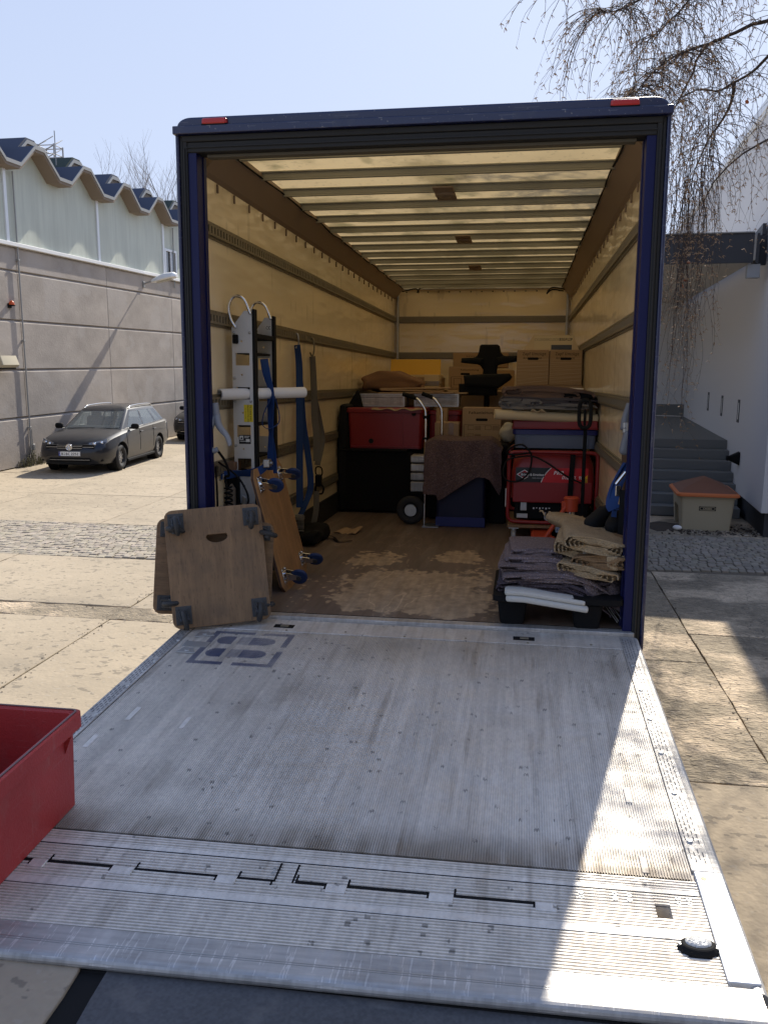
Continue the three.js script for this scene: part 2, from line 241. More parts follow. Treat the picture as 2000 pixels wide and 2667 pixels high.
const MT = {
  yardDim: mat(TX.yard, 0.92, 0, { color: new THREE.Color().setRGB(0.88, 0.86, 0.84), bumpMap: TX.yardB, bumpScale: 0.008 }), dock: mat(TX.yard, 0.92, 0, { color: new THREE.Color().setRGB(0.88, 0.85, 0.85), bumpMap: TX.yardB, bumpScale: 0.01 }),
  yard: mat(TX.yard, 0.92, 0, { bumpMap: TX.yardB, bumpScale: 0.006 }), rough: mat(TX.rough, 0.95, 0, { bumpMap: TX.roughB, bumpScale: 0.03 }), joint: mat([0.15, 0.12, 0.085], 1),
  wall: mat(TX.wall, 0.93, 0, { bumpMap: TX.yardB, bumpScale: 0.004 }), clad: mat(TX.clad, 0.5), white: mat([0.78, 0.78, 0.76], 0.55), whiteMetal: mat([0.72, 0.74, 0.76], 0.4, 0.2),
  soffit: mat([0.22, 0.175, 0.135], 0.85), roofBlue: mat([0.045, 0.055, 0.085], 0.8), zinc: mat([0.3, 0.3, 0.29], 0.55, 0.4), green: mat([0.03, 0.045, 0.035], 0.9),
  plaster: mat([0.6, 0.59, 0.58], 0.9, 0, { bumpMap: TX.yardB, bumpScale: 0.002 }), anth: mat([0.03, 0.033, 0.04], 0.6), step: mat([0.16, 0.165, 0.16], 0.7), black: mat([0.004, 0.004, 0.0045], 0.8, 0, { specularIntensity: 0.5 }), rubber: mat([0.008, 0.008, 0.008], 0.85, 0, { specularIntensity: 0.6 }),
  navy: mat(TX.navy, 0.32, 0, { clearcoat: 0.4, clearcoatRoughness: 0.2 }), blue: mat([0.003, 0.006, 0.06], 0.45, 0, { specularIntensity: 0.6 }), seal: mat([0.014, 0.014, 0.013], 0.7),
  grp: mat(TX.grp, 0.15, 0, { bumpMap: TX.grpB, bumpScale: 0.016, specularIntensity: 1 }), roof: mat(TX.roof, 1, 0, { transmission: 0.48, thickness: 0, side: THREE.DoubleSide }),
  rail: mat([0.25, 0.215, 0.15], 0.5, 0.55), bow: mat([0.32, 0.31, 0.25], 0.6, 0.35), cove: mat([0.26, 0.19, 0.13], 0.6), floor: mat(TX.floor, 0.62, 0), galv: mat([0.5, 0.5, 0.48], 0.45, 0.7), alu: mat(TX.aluC, 0.38, 0.7, { roughnessMap: TX.scratch, roughness: 1 }),
  plate: mat(TX.plate, 1, 0.4, { roughnessMap: TX.scratch }), chrome: mat([0.75, 0.75, 0.75], 0.14, 1), steel: mat([0.42, 0.42, 0.41], 0.35, 0.85), red: mat([0.25, 0.014, 0.014], 0.42), redTub: mat(TX.tub, 0.5, 0, { bumpMap: TX.feltB, bumpScale: 0.001 }), ply: mat(TX.ply, 0.7, 0, { bumpMap: TX.ply, bumpScale: 0.0008 }), plyDark: mat([0.11, 0.065, 0.045], 0.85),
  tyre: mat([0.02, 0.02, 0.021], 0.8), greyRub: mat([0.035, 0.035, 0.034], 0.7), blueRub: mat([0.01, 0.032, 0.11], 0.5), casterSteel: mat([0.07, 0.07, 0.068], 0.55, 0.3),
  felt: mat(TX.felt, 1, 0, { bumpMap: TX.feltB, bumpScale: 0.006 }), brownFelt: mat([0.16, 0.1, 0.07], 1, 0, { bumpMap: TX.feltB, bumpScale: 0.006 }), greyFelt: mat([0.2, 0.185, 0.165], 1, 0, { bumpMap: TX.feltB, bumpScale: 0.006 }), jute: mat(TX.jute, 1, 0, { bumpMap: TX.feltB, bumpScale: 0.006 }),
  linen: mat([0.56, 0.54, 0.48], 0.95, 0, { bumpMap: TX.feltB, bumpScale: 0.003 }), card: mat(TX.card, 0.85), cardIn: mat([0.3, 0.2, 0.12], 0.9), cream: mat([0.66, 0.52, 0.3], 0.7), yellow: mat([0.78, 0.45, 0.05], 0.6), paper: mat([0.72, 0.69, 0.6], 0.8), blueStrap: mat([0.008, 0.042, 0.16], 0.8), greyStrap: mat([0.15, 0.135, 0.11], 0.9), crateBlue: mat([0.005, 0.009, 0.11], 0.45), crateGrey: mat([0.11, 0.135, 0.19], 0.5), film: mat([0.55, 0.5, 0.42], 0.25, 0, { transmission: 0.75, thickness: 0 }),
  asph: mat(TX.asph, 0.75, 0, { bumpMap: TX.asph, bumpScale: 0.003 }), bark: mat([0.055, 0.042, 0.036], 0.9), barkWhite: mat([0.5, 0.48, 0.45], 0.9), bud: mat([0.34, 0.22, 0.12], 0.75), deadLeaf: mat([0.4, 0.13, 0.04], 0.8, 0, { transmission: 0.35, thickness: 0 }), orange: mat([0.6, 0.14, 0.03], 0.5), lens: mat([0.45, 0.02, 0.015], 0.25), glass: mat([0.012, 0.014, 0.016], 0.06, 0, { clearcoat: 1, clearcoatRoughness: 0.03 }), dirt: mat([0.06, 0.045, 0.032], 1), putty: mat([0.42, 0.37, 0.26], 0.6), orangeDirty: mat([0.21, 0.085, 0.045], 0.7), orangeRim: mat([0.62, 0.17, 0.05], 0.55), redOrange: mat([0.5, 0.06, 0.02], 0.5), greyPlastic: mat([0.3, 0.31, 0.32], 0.5), cobble: mat([0.36, 0.31, 0.24], 0.85), white2: mat([0.8, 0.79, 0.76], 0.6),
};

// ---------------------------------------------------------------- the yard
const ground = struct('ground', uvm(new THREE.PlaneGeometry(300, 300).rotateX(-Math.PI / 2).translate(0, -0.06, -60)), MT.yard);
part('joint_bed', uvm(new THREE.PlaneGeometry(24, 42).rotateX(-Math.PI / 2).translate(-2.6, -0.024, -14)), MT.joint, ground);
{
  const R = rng(5);
  const slab = (x0, x1, z0, z1, m, jit, name = 'concrete_slab') => {
    const P = [], g = m === MT.rough ? 0.005 : 0.007, L = (ax, az, bx, bz) => { const n = Math.max(1, Math.round(Math.hypot(bx - ax, bz - az) / 0.16)); for (let i = 0; i < n; i++) { const t = i / n, k = i ? jit : jit * 0.4; P.push([ax + (bx - ax) * t + (R() - 0.5) * k, -(az + (bz - az) * t) + (R() - 0.5) * k]); } };
    x0 += g; x1 -= g; z0 -= g; z1 += g;             // z0 is the nearer edge
    L(x0, z0, x1, z0); L(x1, z0, x1, z1); L(x1, z1, x0, z1); L(x0, z1, x0, z0);
    const q = ext(P, 0.05, 0.006).rotateX(-Math.PI / 2).translate(0, -0.05 + (R() - 0.5) * 0.006, 0), uv = uvm(q).attributes.uv, a = R() * 9, b = R() * 9;
    for (let i = 0; i < uv.count; i++) uv.setXY(i, uv.getX(i) + a, uv.getY(i) + b);
    part(name, q, m, ground);
  };
  const X = [-10.87, -8.35, -5.78, -3.3, -0.55], Z = [4.9, 2.2, -0.53, -2.95];
  for (let i = 0; i < 4; i++) for (let j = 0; j < 3; j++) slab(X[i], X[i + 1], Z[j], Z[j + 1], MT.yard, 0.008);
  slab(-10.87, -5.78, -2.95, -3.32, MT.rough, 0.05, 'gravel_strip'); slab(-5.78, -2.7, -2.96, -3.36, MT.rough, 0.06, 'gravel_strip'); slab(-2.7, -0.55, -2.95, -3.36, MT.yard, 0.03);
  for (let i = 0; i < 4; i++) slab(X[i], X[i + 1], -3.36 - (i > 0 && i < 3 ? 0.03 : 0), -5.38, MT.yard, 0.014);
  const ZF = [-7.48, -10.1, -12.65, -15.2, -17.8, -20.4, -23, -26, -29, -32];
  for (let i = 0; i < 4; i++) for (let j = 0; j < ZF.length - 1; j++) slab(X[i], X[i + 1], ZF[j], ZF[j + 1], MT.yard, 0.008);
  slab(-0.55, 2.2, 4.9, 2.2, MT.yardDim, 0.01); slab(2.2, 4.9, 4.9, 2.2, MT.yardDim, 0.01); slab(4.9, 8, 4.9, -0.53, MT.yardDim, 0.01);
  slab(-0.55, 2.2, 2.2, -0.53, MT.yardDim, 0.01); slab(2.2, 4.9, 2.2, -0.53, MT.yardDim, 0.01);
  slab(-0.55, 2.2, -0.53, -2.68, MT.rough, 0.01); slab(-0.55, 2.198, -2.685, -5.85, MT.rough, 0.012);
  slab(2.203, 4.9, -0.53, -3.47, MT.rough, 0.01); slab(2.2, 4.9, -3.475, -5.9, MT.rough, 0.012); slab(4.9, 8, -0.53, -8, MT.rough, 0.04);
  slab(-0.55, 2.2, -8.15, -12, MT.rough, 0.02); slab(2.2, 4.2, -8.15, -9.8, MT.rough, 0.03);
  for (let j = 3; j < ZF.length - 1; j++) slab(-0.55, 2.6, ZF[j] + 0.65, ZF[j + 1] + 0.65, MT.yard, 0.01);
  const g = uvm(new RoundedBoxGeometry(0.098, 0.07, 0.098, 2, 0.012)), spots = [];
  const lay = (x0, x1, z0, z1, skew) => { const n = Math.round((z0 - z1) / 0.104); for (let r = 0; r < n; r++) { let x = x0 + R() * 0.05; while (x < x1) { const w = 0.8 + R() * 0.42; x += 0.052 * w; const bow = 0.1 * Math.sin((x - x0) * 2.1) + skew * (x - x0); spots.push([x, z0 - 0.05 - r * 0.104 - bow * 0.4 + (R() - 0.5) * 0.012, w, R()]); x += 0.054 * w; } } };
  lay(-10.85, -0.5, -5.42, -7.46, 0); lay(-0.5, 4.15, -5.95, -8.12, 0.06);
  const c = new THREE.InstancedMesh(g, MT.cobble, spots.length), m4 = new THREE.Matrix4(), q = new THREE.Quaternion(), col = new THREE.Color();
  spots.forEach(([x, z, w, k], i) => { q.setFromEuler(new THREE.Euler((R() - 0.5) * 0.1, (R() - 0.5) * 0.22, (R() - 0.5) * 0.1)); m4.compose(V(x, -0.036 + (R() - 0.5) * 0.012, clamp(z, -8.15, -5.4)), q, V(w, 1, 0.9 + R() * 0.2)); c.setMatrixAt(i, m4); const t = (0.78 + k * 0.36) * (x > 0 ? 0.8 : 1); c.setColorAt(i, col.setRGB(t, t * (0.97 + 0.05 * R()), t * (0.94 + R() * 0.08))); });
  c.name = 'cobblestones'; c.userData.kind = 'stuff'; shadows(c); ground.add(c);
}
{
  const R = rng(404), G = []; for (let i = 0; i < 260; i++) { const k = R(); const x = k < 0.35 ? -3.3 + (R() - 0.5) * 0.14 : k < 0.6 ? 2.2 + (R() - 0.5) * 0.16 : k < 0.75 ? 1.4 + R() * 2.2 : -9 + R() * 7.5, z = k < 0.35 ? -5 + R() * 4.5 : k < 0.6 ? -5.8 + R() * 6 : k < 0.75 ? -8 + R() * 8 : R() < 0.5 ? -3.3 + (R() - 0.5) * 0.2 : -12 + R() * 11, r = 0.004 + R() * R() * 0.009; const g = new THREE.IcosahedronGeometry(r, 0).scale(1.4, 0.2, 0.8).rotateY(R() * 6).translate(x, 0.004, z); G.push(uvm(g)); }
  const lt = struct('leaf_litter', G, MT.dirt); lt.userData.kind = 'stuff'; lt.userData.label = 'crumbs of dirt and dry leaf bits along the slab joints';
}
// raised dock that the tail-lift reaches
{
  const y = 0.945, jit = rng(8);
  const d = struct('loading_dock', B(-4, 5, 0, y - 0.05, 2.52, 12), MT.yard);
  const edge = (s, o) => { const L = []; for (let i = 0; i <= 40; i++) L.push([-0.505 + o + 0.03 * Math.sin(i * 0.31) + (jit() - 0.5) * 0.02, -(2.5 + i * 0.25)]); return L; };
  const a = edge(0, 0), b = edge(1, 0.075);
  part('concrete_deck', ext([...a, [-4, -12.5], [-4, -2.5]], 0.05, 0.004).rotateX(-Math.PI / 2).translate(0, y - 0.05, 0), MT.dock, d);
  part('rubber_joint', ext([...a, ...b.slice().reverse()], 0.04).rotateX(-Math.PI / 2).translate(0, y - 0.05, 0), MT.rubber, d);
  part('asphalt_deck', ext([...b, [5, -12.5], [5, -2.5]], 0.046, 0.004).rotateX(-Math.PI / 2).translate(0, y - 0.05, 0), MT.asph, d);
}
struct('dock_house', B(2.6, 16, 0, 9, 5.4, 14, 0.01), mat([0.14, 0.13, 0.12], 0.9));
// ---------------------------------------------------------------- warehouse on the left
const waveS = [15.87, 16.45, 16.8, 17.4, 17.93], PER = 2.06;
const waveV = []; for (let k = -6; k < 12; k++) for (const [s, y] of [[15.87, 6.76], [16.45, 7.25], [16.8, 7.25], [17.4, 6.76]]) waveV.push([s + k * PER, y]);
waveV.sort((a, b) => a[0] - b[0]);
const waveY = (s) => { let i = 0; while (i < waveV.length - 2 && waveV[i + 1][0] < s) i++; const [a, b] = [waveV[i], waveV[i + 1]]; return a[1] + (b[1] - a[1]) * clamp((s - a[0]) / (b[0] - a[0])); };
const WX = (poly, x0, x1, bev = 0) => ext(poly, x1 - x0, bev).rotateY(Math.PI / 2).translate(x0, 0, 0);  // polygon in (distance along the wall, y) pulled from x0 to x1
{
  const w = thing('warehouse', 'long grey concrete warehouse with pale cladding and folded zigzag roof', 'building', [-11.312, 0, 0], { local: true });
  w.rotation.y = -0.03246;
  const Zc = [5.8, 9.87, 13.93, 17.96, 22.05, 26.1, 30.2, 34.3], Yr = [0, 1.15, 2.25, 3.36, 4.46, 4.99];
  part('wall_core', B(-8, -0.1, 0, 6.4, -36, -5.8), MT.soffit, w);
  for (let i = 0; i < Zc.length - 1; i++) for (let j = 0; j < 5; j++) { const y0 = Yr[j] + 0.004, y1 = Yr[j + 1] - 0.004, g = ext([[-0.098, y0], [-0.03, y0], [0, y0 + 0.018], [0, y1 - 0.055], [-0.045, y1], [-0.098, y1]], Zc[i + 1] - Zc[i] - 0.016, 0.006).translate(0, 0, -Zc[i + 1] + 0.008), uv = g.attributes.uv; for (let k = 0; k < uv.count; k++) uv.setXY(k, uv.getX(k) + i * 1.37 + j * 2.3, uv.getY(k) + j * 0.7 + i * 0.9); part('concrete_panel', g, MT.wall, w); }
  part('ledge', B(-0.06, 0.085, 4.99, 5.075, -36, -5.8, 0.008), MT.white, w);
  const mull = [9.69, 13.65, 17.61, 21.56, 25.52, 29.5];
  for (let i = 0; i < mull.length - 1; i++) {
    const a = mull[i] + 0.05, b = mull[i + 1] - 0.05, top = []; const S = [a, ...waveV.map((q) => q[0]).filter((s) => s > a && s < b), b];
    for (const s of S.reverse()) top.push([s, waveY(s) - 0.1]);
    const poly = [[a, 5.075], [b, 5.075], ...top];
    part('cladding_panel', i === 3 ? cut(WX(poly, -0.045, 0), [B(-0.2, 0.2, 5.2, 5.86, -22.42, -21.72)]) : WX(poly, -0.045, 0), MT.clad, w);
    part('mullion', B(-0.02, 0.035, 5.075, 6.72, -mull[i] - 0.05, -mull[i] + 0.05, 0.006), MT.whiteMetal, w);
  }
  const win = part('window', [B(-0.01, 0.03, 5.13, 5.2, -22.5, -21.64), B(-0.01, 0.03, 5.86, 5.93, -22.5, -21.64), B(-0.01, 0.03, 5.2, 5.86, -21.72, -21.64), B(-0.01, 0.03, 5.2, 5.86, -22.5, -22.42), B(-0.008, 0.027, 5.2, 5.86, -22.1, -22.05)], MT.whiteMetal, w);
  part('pane', B(-0.03, -0.02, 5.2, 5.86, -22.05, -21.72), MT.glass, win); part('pane', B(-0.03, -0.02, 5.2, 5.86, -22.42, -22.1), MT.glass, win);
  const strip = (k, x0, x1, o0, o1, sh = 0) => { const P = waveV.filter((q) => q[0] >= 15.86 + k * PER && q[0] <= 15.88 + (k + 1) * PER); return WX([...P.map(([s, y]) => [s + sh, y + o0]), ...P.slice().reverse().map(([s, y]) => [s + sh, y + o1])], x0, x1); };
  for (let k = -3; k < 8; k++) {
    const f = part('roof_fold', strip(k, -0.6, 0.35, -0.13, -0.035), MT.soffit, w);
    part('roof_cover', strip(k, -0.6, 0.345, -0.032, 0), MT.roofBlue, f); part('eave_edge', strip(k, 0.352, 0.37, -0.07, 0.01), MT.zinc, f);
    part('upstand', strip(k, -0.66, -0.61, -0.3, 0.44, 1.15), MT.soffit, f); part('upstand_trim', strip(k, -0.6, -0.56, 0.36, 0.45, 1.15), MT.zinc, f); part('upper_cover', strip(k, -4, -0.6, 0.452, 0.5, 1.15), k % 3 ? MT.roofBlue : MT.green, f);
  }
  for (const [z, y0] of [[-13.93, 0], [-22.22, 4.75]]) part('lightning_conductor', [cyl(V(0.05, y0, z), V(0.05, 6.62, z), 0.018), ...[0.9, 2.9, 4.7].filter((y) => y > y0).map((y) => B(0, 0.08, y - 0.02, y + 0.02, z - 0.03, z + 0.03, 0.005))], MT.zinc, w);
  part('conduit', [cyl(V(0.03, 0, -14.02), V(0.03, 0.85, -14.02), 0.012), B(0, 0.07, 0.35, 0.5, -14.08, -14.0, 0.01)], MT.zinc, w);
  part('roof_vent', [B(-1.6, -1.2, 7.5, 7.72, -14.9, -14.5, 0.02), B(-1.65, -1.15, 7.72, 7.76, -14.95, -14.45)], MT.green, w);
  part('aerial', [cyl(V(-0.9, 7.4, -17.3), V(-0.9, 8.35, -17.3), 0.012), cyl(V(-0.9, 7.75, -17.3), V(-0.9, 7.72, -16.6), 0.008)], MT.zinc, w);
  const lp = (n, l, c) => { const t = thing(n, l, c, [-11.312, 0, 0], { local: true }); t.rotation.y = -0.03246; return t; };
  const L = lp('street_lamp', 'white luminaire on a short arm fixed high on the concrete wall', 'lamp');
  part('arm', [B(0, 0.05, 4.6, 4.78, -20.16, -20.06, 0.01), tube([[0.03, 4.7, -20.1], [0.2, 4.76, -20.1], [0.36, 4.8, -20.1]], 0.024)], MT.zinc, L);
  const hd = [[0.28, 0.03, 4.76, 0.06], [0.4, 0.13, 4.76, 0.12], [0.7, 0.2, 4.82, 0.19], [1.0, 0.18, 4.89, 0.15], [1.1, 0.09, 4.91, 0.07]].map(([x, hw, y, h]) => { const o = []; for (let i = 0; i < 14; i++) { const a = i / 14 * 6.283; o.push([x, y + (Math.sin(a) > 0 ? h : 0.025) * Math.sin(a), -20.1 + hw * Math.cos(a)]); } return o; });
  part('lamp_head', loft(hd), MT.white, L);
  part('diffuser', loft([[0.48, 0.08, 4.765], [0.7, 0.11, 4.8], [0.95, 0.09, 4.865]].map(([x, hw, y]) => { const o = []; for (let i = 0; i < 12; i++) { const a = i / 12 * 6.283; o.push([x, y + 0.035 * Math.sin(a) - 0.012, -20.1 + hw * Math.cos(a)]); } return o; })), mat([0.6, 0.58, 0.5], 0.2, 0, { transmission: 0.4 }), L);
  const bc = lp('warning_beacon', 'small orange warning beacon on the grey concrete wall', 'beacon');
  part('bracket', [B(0, 0.12, 3.66, 3.69, -13.6, -13.48, 0.006), B(0, 0.03, 3.62, 3.72, -13.6, -13.48, 0.006)], MT.black, bc);
  part('dome', uvm(new THREE.SphereGeometry(0.062, 16, 12, 0, 6.3, 0, 1.57).scale(1, 1.5, 1).translate(0.07, 3.69, -13.54)), mat([0.75, 0.12, 0.01], 0.3, 0, { transmission: 0.3 }), bc);
  const fl = lp('flood_light', 'box-shaped flood light at the near end of the concrete wall', 'lamp');
  part('housing', loft([rr(0.22, -12.9, 0.26, 0.55, 0.02, 2.3), rr(0.2, -12.9, 0.4, 0.6, 0.02, 2.36), rr(0.17, -12.9, 0.32, 0.58, 0.02, 2.56)]), MT.putty, fl); part('louvre', [0, 1, 2, 3].map((i) => B(0.12 + i * 0.06, 0.15 + i * 0.06, 2.27, 2.3, -13.15, -12.65)), MT.black, fl); part('arm', B(0, 0.1, 2.4, 2.48, -12.95, -12.85, 0.01), MT.zinc, fl);
  const wd = lp('wall_weeds', 'straggling weeds at the foot of the thin wall conductor', 'weeds'); wd.userData.kind = 'stuff';
  const R = rng(77), G = []; for (let i = 0; i < 90; i++) { const z = -13.9 + (R() - 0.5) * 0.9, h = 0.08 + R() * 0.4 * Math.exp(-Math.abs(z + 13.9) * 2.5), x = 0.03 + R() * 0.15; const p = V(x, 0, z), q = V(x + (R() - 0.5) * 0.15, h, z + (R() - 0.5) * 0.2); G.push(cyl(p, q, 0.004, 0.002, 3)); for (let k = 0; k < 3; k++) { const c = p.clone().lerp(q, 0.4 + R() * 0.6); G.push(uvm(new THREE.SphereGeometry(0.018, 4, 2).scale(1, 0.3, 1.4).rotateY(R() * 6).translate(c.x, c.y, c.z))); } }
  part('weed_stems', G, mat([0.09, 0.085, 0.04], 0.9), wd);
}
// ---------------------------------------------------------------- white building on the right
{
  const b = thing('white_building', 'long white rendered building with dark entrance canopy and dark plinth', 'building', [3.474, 0, -0.02], { local: true });
  b.rotation.y = -0.0686;
  part('wall', B(0, 9, 0.36, 6.3, -46, -8.22, 0.01), MT.plaster, b);
  part('plinth', B(0.07, 8.9, 0, 0.36, -45.9, -8.3), MT.anth, b);
  part('coping', [B(-0.05, 9.05, 6.303, 6.46, -46, -8.17, 0.012), B(-0.03, 9, 6.27, 6.303, -46, -8.19)], MT.whiteMetal, b);
  part('back_wall', B(-4.6, -0.003, 1.42, 4.3, -18.9, -18.5), MT.plaster, b); part('back_plinth', B(-4.6, -0.003, 1.12, 1.42, -18.9, -18.47), MT.step, b);
  const cp = part('canopy', B(-3.4, -0.2, 3.97, 4.33, -18.5, -9.04, 0.006), mat([0.5, 0.47, 0.42], 0.85), b);
  part('fascia', [B(-3.4, -0.24, 3.93, 4.35, -9.04, -9.0, 0.004), B(-0.2, -0.002, 3.93, 4.36, -9.4, -9.34), B(-0.2, -0.16, 3.93, 4.35, -9.34, -9.03)], MT.anth, cp); part('drip_edge', B(-3.4, -0.24, 4.353, 4.368, -9.06, -8.98), MT.zinc, cp);
  part('bracket', ext([[0, 0], [1.6, 0], [0, 0.16]], 0.05).rotateY(Math.PI / 2).translate(-0.08, 4.37, -9.35), MT.anth, cp);
  part('junction_box', B(-0.3, -0.12, 3.72, 3.92, -9.2, -9.06, 0.01), MT.greyPlastic, cp);
  for (const z of [-10.62, -12.4, -14.2]) { const f = part('wall_light', [B(-0.012, 0, 1.5, 1.55, z - 0.08, z + 0.08), B(-0.012, 0, 1.83, 1.88, z - 0.08, z + 0.08), B(-0.012, 0, 1.55, 1.83, z - 0.08, z - 0.05), B(-0.012, 0, 1.55, 1.83, z + 0.05, z + 0.08)], MT.anth, b); part('diffuser', B(-0.006, 0.003, 1.55, 1.83, z - 0.05, z + 0.05), MT.white2, f); }
  part('spotlight', [loft([rr(0, 0, 0.06, 0.06, 0.02, 0.17), rr(0, 0, 0.12, 0.13, 0.03, 0.11), rr(0, 0, 0.22, 0.21, 0.03, 0)]).rotateZ(Math.PI / 2).translate(-0.003, 0.93, -10.25), B(-0.2, -0.16, 0.89, 0.97, -10.3, -10.2, 0.01)], MT.black, b);
  const s = thing('entrance_steps', 'grey concrete steps rising to the landing under the canopy', 'steps', [3.474, 0, -0.02], { local: true }); s.rotation.y = -0.0686;
  for (let i = 0; i < 7; i++) part('step', B(-3.4, -0.002, i * 0.16 + 0.001, (i + 1) * 0.16, -12.2, -9.76 - i * 0.29, 0.008), MT.step, s);
  part('landing', B(-4.6, -0.003, 0.02, 1.115, -18.47, -12.19), MT.step, s);
}
// grit bin by the steps
{
  const g = thing('grit_bin', 'weathered beige grit bin with orange lid beside the entrance steps', 'bin', [3.42, 0, -9.05]);
  g.rotation.y = -0.05;
  let body = loft([rr(3.4, -9.05, 0.7, 0.86, 0.04, 0.003), rr(3.4, -9.05, 0.78, 0.94, 0.05, 0.5)]);
  body = cut(body.index ? body : body, [B(2.8, 3.22, -0.1, 0.33, -9.32, -8.86)]);
  part('body', body, MT.putty, g); part('rim', loft([rr(3.4, -9.05, 0.8, 0.96, 0.05, 0.49), rr(3.4, -9.05, 0.82, 0.98, 0.05, 0.52)]), MT.putty, g);
  const lid = part('lid', loft([rr(3.4, -9.05, 0.86, 1.02, 0.06, 0.565), rr(3.4, -9.05, 0.6, 0.72, 0.04, 0.645), rr(3.4, -9.05, 0.04, 0.2, 0.015, 0.765)]), MT.orangeDirty, g);
  part('lid_rim', loft([rr(3.4, -9.05, 0.86, 1.02, 0.06, 0.52), rr(3.4, -9.05, 0.9, 1.06, 0.07, 0.53), rr(3.4, -9.05, 0.9, 1.06, 0.07, 0.56), rr(3.4, -9.05, 0.84, 1.0, 0.06, 0.578)]), MT.orangeRim, lid);
  part('maker_plate', B(3.285, 3.525, 0.31, 0.375, -8.61, -8.588), [0, 1, 2, 3, 5].length && mat(print(256, 72, (c, w, h) => { c.fillStyle = '#15130f'; c.fillRect(0, 0, w, h); c.strokeStyle = c.fillStyle = '#c8bb9a'; c.lineWidth = 6; c.beginPath(); c.roundRect(14, 12, w - 28, h - 24, 22); c.stroke(); c.font = 'bold 38px sans-serif'; c.textAlign = 'center'; c.textBaseline = 'middle'; c.fillText('CHEMO', w / 2, h / 2 + 2); }), 0.6), g);
  const uv = g.children[g.children.length - 1].geometry.attributes.uv, ps = g.children[g.children.length - 1].geometry.attributes.position; for (let i = 0; i < uv.count; i++) uv.setXY(i, (ps.getX(i) + 3.42 - 3.285) / 0.24, (ps.getY(i) - 0.31) / 0.065);
  const st = thing('white_stone', 'pale lump of stone in front of the grit bin', 'stone', [2.97, 0, -8.62]); const N = wob(3, 40), sg = mergeVertices(new THREE.IcosahedronGeometry(0.05, 2).scale(1.3, 0.8, 0.9)); for (let i = 0, p = sg.attributes.position; i < p.count; i++) p.setXYZ(i, p.getX(i) * (1 + 0.2 * N(p.getX(i), p.getY(i), p.getZ(i))) + 2.97, Math.max(0, p.getY(i) + 0.035), p.getZ(i) - 8.62); sg.computeVertexNormals(); part('stone', uvm(sg), MT.white2, st);
  const R = rng(31), G = [], D = []; for (let i = 0; i < 520; i++) { const x = 2.7 + R() * 1.35 + (R() < 0.5 ? 0.25 : 0), z = -8.25 - R() * 0.55 + (R() < 0.4 ? -R() * 0.6 : 0), r = 0.008 + R() * R() * 0.028; (R() < 0.35 ? G : D).push(uvm(new THREE.IcosahedronGeometry(r, 0).scale(1, 0.6, 1).rotateY(R() * 6).translate(x, r * 0.3, z))); }
  const lt = struct('grit_debris', D, MT.dirt); lt.userData.kind = 'stuff'; lt.userData.label = 'dark grit and leaf litter scattered round the grit bin'; part('gravel_chips', G, MT.cobble, lt); lt.children[0].userData.kind = 'stuff';
  const heap = loft([0.9, 0.7, 0.4, 0.08].map((k, i) => { const o = []; for (let j = 0; j < 18; j++) { const a = j / 18 * 6.283, q = k * (1 + 0.2 * Math.sin(a * 3 + 1) + 0.1 * Math.sin(a * 7)); o.push([2.86 + Math.cos(a) * 0.36 * q, 0.002 + i * 0.02, -8.85 + Math.sin(a) * 0.4 * q]); } return o.reverse(); }), false, true, 3); part('grit_spill', heap, MT.dirt, lt);
}

// ---------------------------------------------------------------- trees
function limb(P, r0, r1, n = 6, seg) {              // tapering branch through points
  const c = new THREE.CatmullRomCurve3(pts(P), false, 'catmullrom', 0.5), S = seg ?? P.length * 4, f = c.computeFrenetFrames(S, false), rings = [];
  for (let i = 0; i <= S; i++) { const u = i / S, p = c.getPointAt(u), r = r0 + (r1 - r0) * u, o = []; for (let j = 0; j < n; j++) { const a = -j / n * 6.283; o.push(p.clone().addScaledVector(f.normals[i], Math.cos(a) * r).addScaledVector(f.binormals[i], Math.sin(a) * r)); } rings.push(o); }
  return loft(rings, true, true, 3);
}
const thin = { pos: [] };
function stick(acc, a, b, r0, r1, n = 3) {           // cheap open prism into a flat list
  const d = b.clone().sub(a).normalize(), u = Math.abs(d.y) < 0.9 ? V(0, 1, 0).cross(d).normalize() : V(1, 0, 0).cross(d).normalize(), w = d.clone().cross(u);
  const P = (p, r, j) => { const t = j / n * 6.283; return [p.x + r * (u.x * Math.cos(t) + w.x * Math.sin(t)), p.y + r * (u.y * Math.cos(t) + w.y * Math.sin(t)), p.z + r * (u.z * Math.cos(t) + w.z * Math.sin(t))]; };
  for (let j = 0; j < n; j++) { const A = P(a, r0, j), Bq = P(a, r0, j + 1), C = P(b, r1, j), D = P(b, r1, j + 1); acc.push(...A, ...Bq, ...C); if (r1 > 0) acc.push(...Bq, ...D, ...C); }
}
const flat = (acc) => { const g = new THREE.BufferGeometry(); g.setAttribute('position', new THREE.Float32BufferAttribute(acc, 3)); g.computeVertexNormals(); return uvm(g); };
